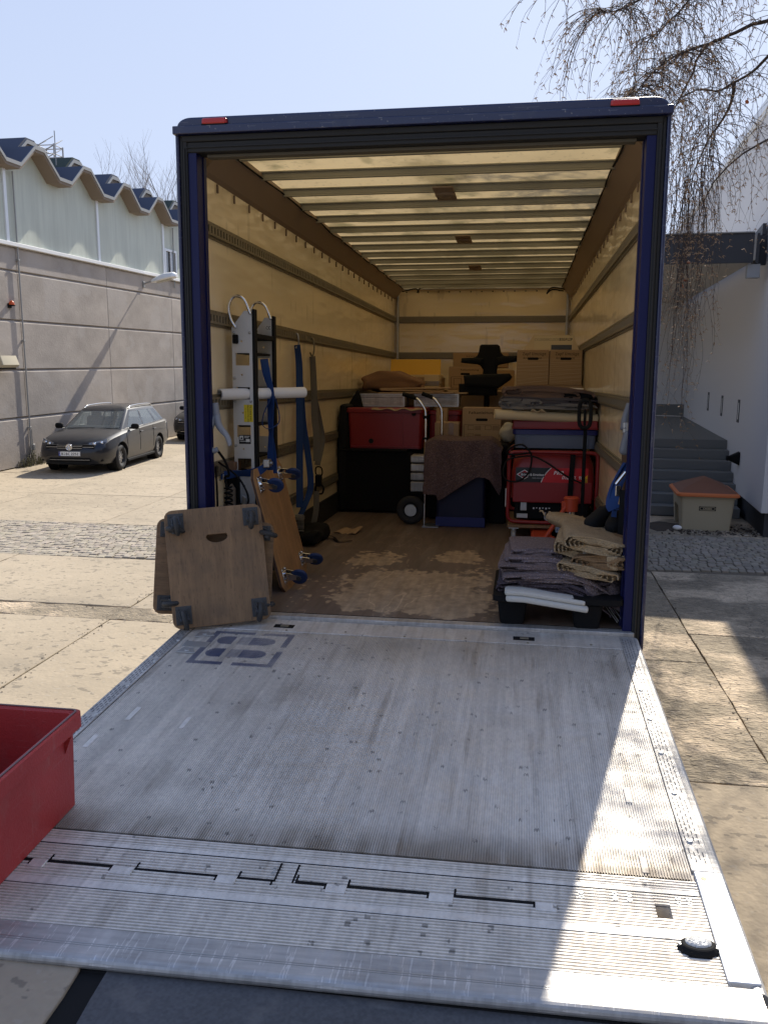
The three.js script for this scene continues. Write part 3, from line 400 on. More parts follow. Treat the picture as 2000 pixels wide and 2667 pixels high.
{
  const t = thing('birch_tree', 'bare weeping birch overhanging the truck roof and the yard', 'tree', [6.2, 0, -5.2]), R = rng(2024);
  const BR = {
    A: [[6.2, 4.2, -5.2], [5.2, 5.0, -5.1], [4.0, 5.7, -5.0], [3.05, 5.86, -5], [2.86, 5.81, -5.08], [2.73, 5.82, -5.17], [2.63, 5.79, -5.25], [2.51, 5.77, -5.33], [2.47, 5.77, -5.42], [2.37, 5.75, -5.5], [2.27, 5.6, -5.58], [2.3, 5.59, -5.67], [2.23, 5.44, -5.75], [2.17, 5.3, -5.83], [2.11, 5.19, -5.92], [2.09, 5.09, -6]],
    A2: [[2.37, 5.75, -5.45], [2.16, 5.64, -5.27], [2.03, 5.56, -5.13], [1.86, 5.43, -5], [1.7, 5.26, -4.87], [1.61, 5.12, -4.73], [1.55, 5.0, -4.6]],
    B: [[6.2, 3.4, -5.2], [5, 4.6, -4.8], [3.8, 5.3, -4.6], [2.97, 5.45, -4.6], [2.8, 5.37, -4.72], [2.75, 5.33, -4.85], [2.7, 5.3, -4.97], [2.58, 5.26, -5.1], [2.51, 5.24, -5.22], [2.46, 5.26, -5.35], [2.3, 5.32, -5.48], [2.11, 5.25, -5.6]],
    B2: [[2.58, 5.26, -5.1], [2.6, 5.18, -5.17], [2.6, 5.08, -5.34], [2.55, 4.97, -5.51], [2.5, 4.89, -5.69], [2.45, 4.74, -5.86], [2.42, 4.6, -6.03], [2.43, 4.43, -6.2]],
    C: [[6.2, 6, -5.2], [4.5, 7, -5.1], [3.2, 6.9, -5], [2.27, 6.24, -5], [2.07, 5.98, -4.92], [1.99, 5.87, -4.84], [1.88, 5.75, -4.76], [1.81, 5.66, -4.68], [1.7, 5.5, -4.6]],
    D: [[4.5, 7, -5.1], [3, 7, -4.9], [1.89, 6.1, -4.6], [1.54, 5.83, -4.45], [1.39, 5.72, -4.3], [1.27, 5.63, -4.15], [1.13, 5.62, -4]],
    E: [[3, 7, -4.9], [2, 6.7, -4.5], [1.29, 6.1, -4.2], [1.01, 5.9, -4], [0.77, 5.75, -3.8], [0.57, 5.66, -3.6]],
    F: [[6.2, 3, -5.2], [5, 4.6, -5.9], [4, 5.2, -6.4], [3.2, 5.0, -6.6], [2.75, 4.6, -6.6], [2.6, 4.2, -6.5]],
    G: [[5, 4.6, -4.8], [4.2, 4.6, -4.5], [3.5, 4.6, -4.4], [3.15, 4.3, -4.4]],
  };
  part('trunk', limb([[6.2, 0, -5.2], [6.25, 2, -5.15], [6.15, 4, -5.2], [6.2, 6, -5.25], [6.1, 8, -5.3], [6.15, 10, -5.4]], 0.2, 0.05, 12), MT.barkWhite, t);
  const rad = { A: [0.05, 0.007], A2: [0.014, 0.004], B: [0.045, 0.007], B2: [0.018, 0.004], C: [0.05, 0.005], D: [0.035, 0.004], E: [0.02, 0.003], F: [0.04, 0.005], G: [0.03, 0.006] };
  for (const k in BR) part('limb', limb(BR[k], ...rad[k], 6), MT.bark, t);
  const tw = [], bd = [];
  const bud = (p, s) => { const n = 1 + Math.floor(R() * 2.4); for (let i = 0; i < n; i++) { const d = V((R() - 0.5) * 1.6, -0.75 + R() * 0.6, (R() - 0.5) * 1.6).normalize(), l = (0.018 + R() * 0.028) * s; const q = p.clone().addScaledVector(d, l); stick(bd, p, q, 0.0035 * s, 0.0022 * s, 3); } };
  const hang = (p, d, len, r, depth, g) => {
    let v = d.clone(), q = p.clone(); const st = 0.075, n = Math.max(3, Math.round(len / st));
    for (let i = 0; i < n; i++) {
      v.add(V((R() - 0.5) * 0.36, -g, (R() - 0.5) * 0.36)).normalize(); const e = q.clone().addScaledVector(v, st), a = r * (1 - i / n * 0.65); stick(tw, q, e, a, a * 0.95, 3);
      if (R() < 0.42) bud(e, 1); if (depth && R() < 0.2) hang(e, v.clone().add(V((R() - 0.5) * 1.8, 0.2, (R() - 0.5) * 1.8)).normalize(), 0.1 + R() * 0.42, a * 0.7, depth - 1, 0.16);
      q = e;
    } bud(q, 1.1);
  };
  const along = (k, t0, t1, n, l0, l1) => { const c = new THREE.CatmullRomCurve3(pts(BR[k]), false, 'catmullrom', 0.5); for (let i = 0; i < n; i++) { const u = t0 + (t1 - t0) * R(); hang(c.getPointAt(u), V((R() - 0.5) * 1.7, R() * 0.5 - 0.1, (R() - 0.5) * 1.5).normalize(), l0 + (l1 - l0) * R(), 0.0042, 1, 0.27); } };
  along('A', 0.35, 1, 95, 0.3, 1.2); along('A2', 0, 1, 85, 0.25, 0.9); along('B', 0.35, 1, 80, 0.3, 1.3); along('B2', 0, 1, 45, 0.3, 1.1); along('C', 0.4, 1, 130, 0.3, 1.3); along('D', 0.35, 1, 150, 0.25, 1.15); along('E', 0.45, 1, 50, 0.15, 0.7); along('A2', 0.3, 1, 40, 0.3, 1.0); along('F', 0.4, 1, 14, 0.3, 1.1); along('G', 0.5, 1, 8, 0.4, 1.5);
  // the curtain beside the truck
  for (let i = 0; i < 58; i++) { const k = R(), x = 2.06 + k * 0.5 + (R() - 0.5) * 0.1, y = 4.2 + R() * 1.1, z = -6.2 + R() * 0.5; const drop = (k < 0.45 ? 1.0 + R() * 0.9 : 0.8 + R() * 1.9); hang(V(x, y, z), V((R() - 0.5) * 0.4, -1, (R() - 0.5) * 0.4).normalize(), drop, 0.0042, 1, 0.3); }
  for (let i = 0; i < 7; i++) hang(V(2.3 + R() * 0.16, 4.2 + R() * 0.4, -6), V(0, -1, 0), 1.9 + R() * 1.0, 0.004, 1, 0.34);
  const a = part('twigs', flat(tw), MT.bark, t), b2 = part('catkins', flat(bd), MT.bud, t); a.userData.kind = 'stuff'; b2.userData.kind = 'stuff';
  const lf = (x, y, z, r = 0.017) => part('dead_leaf', uvm(new THREE.SphereGeometry(r, 8, 6).scale(1, 1.3, 0.18).rotateY(R() * 6).rotateZ(R() * 2).translate(x, y, z)), MT.deadLeaf, t);
  for (const p of [[2.42, 3.62, -6.0], [2.4, 3.42, -6], [2.38, 3.36, -6.02], [2.7, 5.05, -5], [2.85, 5.8, -5], [2.12, 4.2, -6.1]]) lf(...p);
}
function bareTree(name, label, x, z, h, seed, group, leafy = 0) {
  const t = thing(name, label, 'tree', [x, 0, z], { group }), R = rng(seed), tw = [], th = [];
  const grow = (p, d, len, r, lv) => { let q = p.clone(), v = d.clone(); const n = 5; for (let i = 0; i < n; i++) { v.add(V((R() - 0.5) * 0.25, 0.05, (R() - 0.5) * 0.25)).normalize(); const e = q.clone().addScaledVector(v, len / n); stick(lv < 2 ? th : tw, q, e, r * (1 - i / n * 0.4), r * (1 - (i + 1) / n * 0.4), lv < 2 ? 6 : 3); q = e; if (lv < 3 && i > 0) for (let k = 0; k < (lv < 1 ? 3 : 2); k++) { const s = V((R() - 0.5) * 2, 0.5 + R() * 0.6, (R() - 0.5) * 2).normalize(); grow(q, v.clone().multiplyScalar(0.45).add(s.multiplyScalar(0.75)).normalize(), len * (0.34 + R() * 0.2), r * 0.42, lv + 1); } } if (leafy && lv > 2) for (let k = 0; k < leafy; k++) { const c = q.clone().add(V((R() - 0.5) * 0.5, (R() - 0.5) * 0.5, (R() - 0.5) * 0.5)); stick(tw, c, c.clone().add(V((R() - 0.5) * 0.1, -0.06, (R() - 0.5) * 0.1)), 0.03, 0.012, 3); } };
  grow(V(x, 0, z), V(0, 1, 0), h, h * 0.009, 0);
  part('trunk', flat(th), MT.bark, t); const c = part('crown', flat(tw), leafy ? mat([0.2, 0.12, 0.06], 0.9) : mat([0.25, 0.23, 0.215], 0.9), t); return t;
}
bareTree('bare_tree', 'slim bare tree showing above the third roof fold', -23.2, -45, 8.5, 1, null);
bareTree('bare_tree', 'bare tree with rounded top beyond the fourth roof fold', -21.4, -45, 8.5, 12, null);
bareTree('bare_tree', 'tallest bare tree close beside the truck edge', -19.9, -45, 9.2, 23, null);
bareTree('hornbeam', 'brown-leaved tree behind the weeping birch twigs', 4.2, -20, 3.9, 34, null, 2);
{
  const m = thing('lattice_mast', 'steel lattice structure rising behind the zigzag roof', 'mast', [-27.5, 0, -45]), G = [];
  for (const [x, z] of [[-28.05, -45.5], [-27, -45.5], [-28.05, -44.5], [-27, -44.5]]) G.push(cyl(V(x, 0, z), V(x, 14.95, z), 0.05, 0.05, 5));
  const S = []; for (let y = 12; y < 14.9; y += 0.48) for (const [a, b] of [[[-28.05, -44.5], [-27, -44.5]], [[-27, -44.5], [-27, -45.5]], [[-28.05, -45.5], [-27, -45.5]], [[-28.05, -44.5], [-28.05, -45.5]]]) { S.push(cyl(V(a[0], y, a[1]), V(b[0], y, b[1]), 0.03, 0.03, 4), cyl(V(a[0], y, a[1]), V(b[0], y + 0.48, b[1]), 0.025, 0.025, 4)); }
  part('leg', G, MT.greyPlastic, m); part('bracing', S, MT.greyPlastic, m);
}

// ---------------------------------------------------------------- parked cars
function makeCar(name, label, at, yaw, o) {
  const c = thing(name, label, 'car', at, { group: 'cars parked along the warehouse wall' }); c.rotation.y = yaw; c.scale.setScalar(0.935); baseOf.set(c, V(0, 0, 0));
  const paint = mat(o.paint, 0.45, 0, { specularIntensity: 0.5, clearcoat: 0.55, clearcoatRoughness: 0.04 }), dark = MT.black;
  const L = o.estate ? 0 : 0.28;                     // a hatchback ends earlier
  const st = [
    [-2.27 + L, 0.5, 0.62, 0.64, 0.72, 0.95, 0.7, 1.0, 0.6, 1.0], [-2.2 + L, 0.36, 0.74, 0.62, 0.83, 0.97, 0.8, 1.03, 0.7, 1.03], [-1.9 + L, 0.27, 0.8, 0.6, 0.885, 0.98, 0.86, 1.03, 0.78, 1.03], [-1.3, 0.2, 0.82, 0.6, 0.9, 0.97, 0.88, 1.01, 0.8, 1.01], [-0.4, 0.17, 0.83, 0.6, 0.9, 0.95, 0.885, 0.985, 0.8, 0.985], [0.5, 0.17, 0.83, 0.6, 0.9, 0.92, 0.88, 0.96, 0.8, 0.97],
    [1.0, 0.18, 0.83, 0.59, 0.9, 0.89, 0.87, 0.955, 0.76, 1.0], [1.4, 0.19, 0.82, 0.58, 0.895, 0.85, 0.86, 0.91, 0.74, 0.955], [1.8, 0.2, 0.78, 0.56, 0.87, 0.79, 0.82, 0.84, 0.7, 0.89], [2.05, 0.21, 0.7, 0.53, 0.81, 0.7, 0.77, 0.755, 0.64, 0.81], [2.2, 0.23, 0.58, 0.5, 0.7, 0.6, 0.68, 0.66, 0.56, 0.71], [2.28, 0.3, 0.4, 0.47, 0.5, 0.54, 0.5, 0.585, 0.42, 0.62],
  ];
  const sec = (s) => { const [z, yb, ws, ym, wm, yk, wk, yt, wt, yc] = s, h = [[0, yb], [ws * 0.6, yb], [ws, yb + 0.03], [wm * 0.985, (ym + yb) / 2], [wm, ym], [(wm + wk) / 2 + 0.004, (ym + yk) / 2], [wk, yk], [(wk + wt) / 2, (yk + yt) / 2 + 0.01], [wt, yt], [wt * 0.5, yt + (yc - yt) * 0.75], [0, yc]]; return [...h, ...h.slice(1, -1).reverse().map(([x, y]) => [-x, y])].map(([x, y]) => [x, y, z]); };
  const fine = []; for (let i = 0; i < st.length - 1; i++) for (let k = 0; k < 4; k++) { const t = k / 4, p = [st[Math.max(0, i - 1)], st[i], st[i + 1], st[Math.min(st.length - 1, i + 2)]]; fine.push(st[i].map((_, j) => { const [a, b, d, e] = p.map((q) => q[j]); return 0.5 * (2 * b + (d - a) * t + (2 * a - 5 * b + 4 * d - e) * t * t + (3 * b - a - 3 * d + e) * t * t * t); })); }
  fine.push(st[st.length - 1]);
  const secAt = (z) => { let i = 0; while (i < fine.length - 2 && fine[i + 1][0] < z) i++; const t = (z - fine[i][0]) / (fine[i + 1][0] - fine[i][0]); return sec(fine[i].map((v, j) => v + (fine[i + 1][j] - v) * t)); };
  const wheelZ = [-1.3, 1.33], arch = []; for (const z of wheelZ) arch.push(cyl(V(-1.2, 0.33, z), V(-0.62, 0.33, z), 0.375, 0.375, 28), cyl(V(0.62, 0.33, z), V(1.2, 0.33, z), 0.375, 0.375, 28));
  part('body', cut(loft(fine.map(sec), true, true, 0.7), arch), paint, c);
  for (const z of wheelZ) for (const s of [-1, 1]) part('wheel_arch', uvm(new THREE.CylinderGeometry(0.37, 0.37, 0.25, 20, 1, true).rotateZ(Math.PI / 2).translate(s * 0.735, 0.33, z)), dark, c);
  // cabin: belt ring to roof ring
  const zr = -2.2 + L, ring = (zf, zb, wf, wb, y, r) => { const o2 = []; const P = [[wf, zf], [wb, zb], [-wb, zb], [-wf, zf]]; for (let i = 0; i < 4; i++) { const a = P[(i + 3) % 4], b = P[i], d = P[(i + 1) % 4]; for (let k = 0; k <= 3; k++) { const t = k / 3, l = (p, q, f) => [p[0] + (q[0] - p[0]) * f, p[1] + (q[1] - p[1]) * f]; const da = r / Math.hypot(b[0] - a[0], b[1] - a[1]), dd = r / Math.hypot(b[0] - d[0], b[1] - d[1]); const A = l(b, a, da), D = l(b, d, dd), m1 = l(A, b, t), m2 = l(b, D, t), m = l(m1, m2, t); o2.push([m[0], y - 0.03 * Math.abs(m[0]), m[1]]); } } return o2; };
  const B0 = [1.02, zr, 0.76, 0.78, 0.97], T0 = [0.22, zr + 0.42, 0.6, 0.57, 1.43];
  let cab = cut(loft([ring(...B0, 0.08), ring(...T0.slice(0, 4), 1.42, 0.09), ring(0.1, zr + 0.5, 0.52, 0.5, 1.475, 0.1), ring(-0.3, zr + 0.9, 0.25, 0.25, 1.495, 0.1)], true, true, 0.5), [loft([ring(B0[0] - 0.05, zr + 0.05, 0.72, 0.74, 0.99, 0.08), ring(T0[0] - 0.03, T0[1] + 0.04, 0.565, 0.535, 1.39, 0.09), ring(0.02, zr + 0.58, 0.46, 0.44, 1.44, 0.1)], true, true, 0.5)]); const panes = [];
  const lerp = (a, b, t) => a + (b - a) * t, quadP = (A, Bq, C, D, u, v) => { const p = [0, 1, 2].map((i) => lerp(lerp(A[i], Bq[i], u), lerp(D[i], C[i], u), v)); return p; };
  const pane = (A, Bq, C, D, uv, nm) => { const n = V(...Bq).sub(V(...A)).cross(V(...D).sub(V(...A))).normalize(), P = uv.map(([u, v]) => V(...quadP(A, Bq, C, D, u, v))); panes.push([nm, loft([P.map((p) => p.clone().addScaledVector(n, -0.16)), P.map((p) => p.clone().addScaledVector(n, 0.1))], true, true, 0.3), ((g) => { g.setAttribute('position', new THREE.Float32BufferAttribute(P.slice(1, -1).flatMap((_, i) => [...P[0].toArray(), ...P[i + 1].toArray(), ...P[i + 2].toArray()]), 3)); g.computeVertexNormals(); return uvm(g); })(new THREE.BufferGeometry())]); };
  const yb = 0.955, yt = 1.42, F = [[-0.74, yb, 1.03], [0.74, yb, 1.03], [0.58, yt - 0.015, 0.21], [-0.58, yt - 0.015, 0.21]];
  pane(...F, [[0.03, 0.03], [0.97, 0.03], [0.965, 0.93], [0.035, 0.93]], 'windscreen');
  pane([0.76, yb, zr], [-0.76, yb, zr], [-0.55, yt, zr + 0.42], [0.55, yt, zr + 0.42], [[0.08, 0.2], [0.92, 0.2], [0.9, 0.9], [0.1, 0.9]], 'rear_window');
  for (const s of [-1, 1]) {
    const a = [[s * 0.765, yb - 0.01, 0.98], [s * 0.785, yb - 0.005, zr + 0.02], [s * 0.575, yt - 0.02, zr + 0.44], [s * 0.605, yt - 0.02, 0.2]], q = s > 0 ? a : [a[1], a[0], a[3], a[2]], U = (l) => (s > 0 ? l : l.map(([u, v]) => [1 - u, v]).reverse());
    pane(...q, U([[0.1, 0.09], [0.43, 0.09], [0.39, 0.9], [0.09, 0.9]]), 'side_window'); pane(...q, U([[0.455, 0.09], [0.74, 0.09], [0.74, 0.9], [0.42, 0.9]]), 'side_window'); if (o.estate) pane(...q, U([[0.77, 0.12], [0.96, 0.2], [0.93, 0.86], [0.77, 0.9]]), 'side_window');
    if (o.estate) part('roof_rail', tube([[s * 0.58, 1.43, 0.05], [s * 0.565, 1.485, -0.15], [s * 0.56, 1.5, -0.9], [s * 0.55, 1.48, -1.5], [s * 0.545, 1.43, zr + 0.5]], 0.016, 24, 6), MT.chrome, c);
    part('mirror', [soft(0.2, 0.14, 0.12, { seg: [8, 6, 6], amp: 0 }).translate(s * 0.98, 0.95, 0.68), B(s * 0.84, s * 0.92, 0.96, 1.0, 0.66, 0.72, 0.01)], dark, c);
    part('sill', B(s * 0.8, s * 0.875, 0.17, 0.24, -0.95, 0.95, 0.02), dark, c); part('belt_trim', B(s * 0.786, s * 0.8, 0.965, 0.985, zr + 0.2, 0.9, 0.005), MT.steel, c);
    for (const z of [0.02, -0.92]) part('door_handle', B(s * 0.885, s * 0.92, 0.83, 0.86, z - 0.09, z + 0.09, 0.012), paint, c);
    for (const z of [0.98, 0.13, -0.85]) { const q2 = secAt(z); part('door_seam', limb([q2[3], q2[4], q2[5], q2[6]].map(([x, y]) => [s * (x - 0.001), y, z]), 0.006, 0.006, 6, 14), dark, c); }
    for (const [i, z] of wheelZ.entries()) { const w = part('wheel', uvm(new THREE.TorusGeometry(0.235, 0.085, 12, 32).rotateY(Math.PI / 2).scale(1.18, 1, 1).translate(s * 0.785, 0.32, z)), MT.tyre, c); const K = [cyl(V(s * 0.76, 0.32, z), V(s * 0.815, 0.32, z), 0.19, 0.18, 28)]; for (let k = 0; k < 9; k++) { const t = k / 9 * 6.283; K.push(B(s * 0.815, s * 0.832, -0.018, 0.018, 0.05, 0.17, 0.006).rotateX(t).translate(0, 0.32, z)); } K.push(cyl(V(s * 0.81, 0.32, z), V(s * 0.84, 0.32, z), 0.05, 0.04, 16)); part('rim', K, MT.steel, w); }
    const h = o.lamp, lensP = [[s * h[0], h[2], h[6]], [s * h[1], h[3], h[7]], [s * h[1], h[5], h[7] - 0.07], [s * h[0], h[4], h[6] - 0.05]]; const n = V(0, 0.1, 1); const hl = part('headlight', loft([lensP.map((p) => V(...p).addScaledVector(n, -0.06)), lensP.map((p) => V(...p).addScaledVector(n, 0.04))], true, true, 0.3), mat([0.16, 0.165, 0.17], 0.12, 0.2, { clearcoat: 1 }), c);
    for (const t of [0.3, 0.7]) { const p = lensP[0].map((v, i) => (lensP[0][i] * (1 - t) + lensP[1][i] * t + lensP[3][i] * (1 - t) + lensP[2][i] * t) / 2); part('reflector', uvm(new THREE.SphereGeometry(0.05, 14, 10).scale(1, 1, 0.35).translate(p[0], p[1], p[2] + 0.045)), MT.chrome, hl); }
    part('fog_grille', B(s * 0.5, s * 0.74, 0.3, 0.4, 2.02, 2.17, 0.03), dark, c);
  }
  const gl = mat([0.62, 0.68, 0.68], 0.03, 0, { transmission: 0.86, thickness: 0 });
  part('cabin', cut(cab, panes.map((p) => p[1])), paint, c); for (const [nm, , g] of panes) part(nm, g, gl, c);
  for (const x of [-0.36, 0.36]) { part('seat', [soft(0.46, 0.62, 0.13, { seg: [8, 8, 4], amp: 0.003 }).rotateX(-0.2).translate(x, 0.62, 0.0), soft(0.26, 0.18, 0.09, { seg: [6, 6, 4], amp: 0.002 }).translate(x, 1.19, -0.16)], MT.rubber, c); part('seat', [soft(0.5, 0.5, 0.13, { seg: [8, 8, 4], amp: 0.003 }).rotateX(-0.2).translate(x, 0.66, -0.85)], MT.rubber, c); }
  part('steering_wheel', uvm(new THREE.TorusGeometry(0.17, 0.014, 8, 28).rotateX(-0.4).translate(0.36, 1.0, 0.42)), MT.black, c); part('dashboard', soft(1.36, 0.08, 0.4, { seg: [12, 3, 6], amp: 0.004 }).translate(0, 0.95, 0.72), MT.rubber, c);
  part('grille', [B(-0.3, 0.3, 0.6, 0.69, 2.2, 2.282, 0.01), B(-0.58, -0.3, 0.605, 0.7, 2.14, 2.25, 0.01), B(0.3, 0.58, 0.605, 0.7, 2.14, 2.25, 0.01), B(-0.56, 0.56, 0.6, 0.69, 2.16, 2.222, 0.01), B(-0.5, 0.5, 0.3, 0.4, 2.15, 2.295, 0.02)], dark, c);
  part('grille_bar', [B(-0.3, 0.3, 0.615, 0.625, 2.282, 2.29), B(-0.3, 0.3, 0.662, 0.672, 2.28, 2.288), B(-0.57, -0.3, 0.64, 0.65, 2.245, 2.256), B(0.3, 0.57, 0.64, 0.65, 2.245, 2.256), B(-0.48, 0.48, 0.345, 0.352, 2.29, 2.3)], o.bars, c);
  const e = o.emblem(); part('emblem', M(e).translate(0, 0, 0.05), MT.chrome, c);
  part('number_plate', B(-0.26, 0.26, 0.435, 0.545, 2.285, 2.3, 0.003), MT.white2, c).geometry;
  const pl = part('plate_print', uvm(new THREE.PlaneGeometry(0.52, 0.11).translate(0, 0.49, 2.3035)), mat(print(520, 110, (x, w, h) => { x.fillStyle = '#e9e9e4'; x.fillRect(0, 0, w, h); x.fillStyle = '#16389c'; x.fillRect(0, 0, 46, h); x.fillStyle = '#f2d21b'; x.beginPath(); x.arc(23, 34, 12, 0, 7); x.fill(); x.fillStyle = '#16389c'; x.beginPath(); x.arc(23, 34, 8, 0, 7); x.fill(); x.fillStyle = '#fff'; x.font = 'bold 26px sans-serif'; x.fillText('D', 14, 92); x.fillStyle = '#111'; x.font = 'bold 84px sans-serif'; x.textBaseline = 'middle'; x.fillText(o.text[0], 62, 58); x.fillText(o.text[1], 168, 58, 335); x.fillStyle = '#3c7a45'; x.beginPath(); x.arc(140, 36, 12, 0, 7); x.fill(); x.fillStyle = '#8a8a8a'; x.beginPath(); x.arc(140, 74, 14, 0, 7); x.fill(); x.strokeStyle = '#111'; x.lineWidth = 5; x.strokeRect(3, 3, w - 6, h - 6); }), 0.5), c); { const uv = pl.geometry.attributes.uv, p = pl.geometry.attributes.position; for (let i = 0; i < uv.count; i++) uv.setXY(i, (p.getX(i) + 0.26) / 0.52, (p.getY(i) - 0.435) / 0.11); }
  part('wiper', [tube([[-0.6, 0.985, 1.03], [0, 1.0, 1.06], [0.1, 1.0, 1.05]], 0.009, 12, 5), tube([[0.0, 0.985, 1.07], [0.5, 0.99, 1.04], [0.68, 0.99, 1.0]], 0.009, 12, 5)], dark, c);
  part('underside', B(-0.7, 0.7, 0.2, 0.4, -2.05 + L, 2.05), dark, c);
  part('tail_light', [B(0.6, 0.8, 0.78, 0.98, -2.24 + L, -2.1 + L, 0.03), B(-0.8, -0.6, 0.78, 0.98, -2.24 + L, -2.1 + L, 0.03)], MT.lens, c);
  return c;
}
const flat2 = (poly, z, d = 0.01) => ext(poly, d).translate(0, 0, z);
makeCar('estate_car', 'dark grey estate car with roof rails parked beside the concrete wall', [-9.25, 0, -14.72], 0.077, {
  estate: true, paint: [0.012, 0.013, 0.017], bars: MT.steel, text: ['B', 'BC 2252'], lamp: [0.44, 0.78, 0.635, 0.67, 0.735, 0.81, 2.2, 1.98],
  emblem: () => [uvm(new THREE.TorusGeometry(0.07, 0.009, 8, 32).translate(0, 0.645, 2.25)), cyl(V(0, 0.645, 2.2), V(0, 0.645, 2.24), 0.068, 0.068, 24), ...[[-0.035, 0.7, 0, 0.648], [0.035, 0.7, 0, 0.648], [-0.058, 0.665, -0.025, 0.59], [0.058, 0.665, 0.025, 0.59], [-0.025, 0.59, 0, 0.64], [0.025, 0.59, 0, 0.64]].map(([a, b, c2, d]) => cyl(V(a, b, 2.25), V(c2, d, 2.25), 0.007, 0.007, 6))],
});
makeCar('hatchback_car', 'black hatchback half hidden behind the truck, parked past the estate car', [-9.3, 0, -22.3], 0.04, {
  estate: false, paint: [0.007, 0.007, 0.008], bars: MT.chrome, text: ['B', 'OL 417'], lamp: [0.46, 0.79, 0.6, 0.64, 0.74, 0.79, 2.2, 1.98],
  emblem: () => [ext([[0, 0.075], [0.055, 0], [0, -0.075], [-0.055, 0]], 0.012, 0.003, [[[0, 0.045], [0.032, 0], [0, -0.045], [-0.032, 0]]]).translate(0, 0.645, 2.235)],
});

// ---------------------------------------------------------------- the box truck, in its own frame
const truck = thing('box_truck', 'open blue box truck with empty loading floor and lowered tail lift', 'truck', [0, 0, 0], { truck: true });
const W2 = 1.21, LEN = 7.65, HT = 2.6;
{
  part('floor', B(-W2, W2, -0.04, 0, -LEN, -0.05), (() => { return MT.floor; })(), truck);
  { const g = truck.children[0].geometry, uv = g.attributes.uv, p = g.attributes.position; for (let i = 0; i < uv.count; i++) uv.setXY(i, p.getX(i) / 2.42 + 0.5, (p.getZ(i) + 7.6) / 7.55); }
  const railGeo = (len) => { const n = Math.round(len / 0.05), G = [B(0, 0.006, -0.046, 0.046, -len, 0), B(0.006, 0.024, 0.026, 0.032, -len, 0), B(0.006, 0.024, -0.032, -0.026, -len, 0), B(0.006, 0.01, 0.032, 0.046, -len, 0), B(0.006, 0.01, -0.046, -0.032, -len, 0), B(0.018, 0.024, 0.019, 0.0259, -len, 0), B(0.018, 0.024, -0.0259, -0.019, -len, 0)]; for (let i = 0; i < n; i++) { const z = -(i + 0.5) * len / n; G.push(B(0.0185, 0.0238, -0.019, 0.019, z - 0.016, z + 0.016)); } for (let i = 0; i < len / 0.1; i++) for (const y of [0.039, -0.039]) G.push(B(0.01, 0.0125, y - 0.0035, y + 0.0035, -i * 0.1 - 0.03, -i * 0.1 - 0.018)); return M(G); };
  const RY = [2.145, 1.652, 1.168, 0.772, 0.355], rg = railGeo(7.4);
  for (const s of [-1, 1]) {
    const w = part('side_wall', B(s * W2, s * (W2 + 0.03), 0, 2.62, -LEN, -0.02), MT.grp, truck);
    for (const y of RY) part('lashing_rail', (s < 0 ? rg.clone().translate(-W2 + 0.001, y, -0.18) : rg.clone().rotateY(Math.PI).translate(W2 - 0.001, y, -7.58)), MT.rail, w);
    part('kick_board', B(s * (W2 - 0.018), s * (W2 - 0.001), 0.002, 0.2, -LEN + 0.02, -0.2), MT.seal, w);
    part('outer_skin', B(s * (W2 + 0.0305), s * (W2 + 0.04), -0.1, 2.62, -LEN, -0.05), MT.navy, w);
    const cv = ext([[s * W2, 2.4], [s * W2, 2.6], [s * 1.1, 2.6], [s * 1.09, 2.565]], 7.4).translate(0, 0, -7.62);
    part('cant_rail', ext([[s * (W2 - 0.001), 2.43], [s * (W2 - 0.001), 2.598], [s * 1.085, 2.598], [s * 1.085, 2.565], [s * 1.1, 2.55], [s * 1.185, 2.45]], 7.35).translate(0, 0, -7.6), MT.cove, truck);
    part('clip', Array.from({ length: 24 }, (_, i) => B(s * (W2 - 0.012), s * (W2 - 0.001), 2.375, 2.425, -0.5 - i * 0.295, -0.485 - i * 0.295, 0.004)), MT.cove, w);
    const wire = []; const R = rng(s + 9); for (let i = 0; i < 30; i++) wire.push([s * (1.075 + R() * 0.012), 2.572 - R() * 0.018, -0.4 - i * 0.242]); part('cable', tube(wire, 0.006, 120, 5), MT.black, truck);
  }
  const fw = part('front_wall', B(-W2, W2, 0, 2.62, -LEN - 0.03, -LEN), MT.grp, truck);
  for (const y of [2.15, 1.655]) part('lashing_rail', railGeo(2.3).rotateY(-Math.PI / 2).translate(-1.15, y, -LEN + 0.001), MT.rail, fw);
  for (const s of [-1, 1]) part('corner_post', [B(s * 1.15, s * (W2 - 0.026), 0, 2.5, -LEN + 0.002, -LEN + 0.05, 0.008)], MT.galv, fw);
  part('head_beam', B(-1.1, 1.1, 2.56, 2.62, -LEN + 0.002, -LEN + 0.06, 0.006), MT.galv, fw); part('rivet', Array.from({ length: 15 }, (_, i) => cyl(V(-1.05 + i * 0.15, 2.53, -LEN), V(-1.05 + i * 0.15, 2.53, -LEN + 0.005), 0.01, 0.008, 8)), MT.black, fw);
  part('cable', [tube([[-1.1, 2.53, -7.55], [-0.9, 2.56, -7.5], [-0.86, 2.5, -7.5], [-0.83, 2.57, -7.5], [-0.5, 2.58, -7.55]], 0.009, 40, 5), tube([[1.13, 2.53, -7.5], [0.95, 2.55, -7.45], [0.88, 2.47, -7.45], [0.95, 2.52, -7.42], [1.1, 2.5, -7.4]], 0.009, 40, 5)], MT.black, fw);
  const rf = uvm(new THREE.PlaneGeometry(2.42, LEN, 1, 1).rotateX(-Math.PI / 2).translate(0, 2.612, -LEN / 2)); part('roof_panel', rf, MT.roof, truck); rf.userData.moved = true;
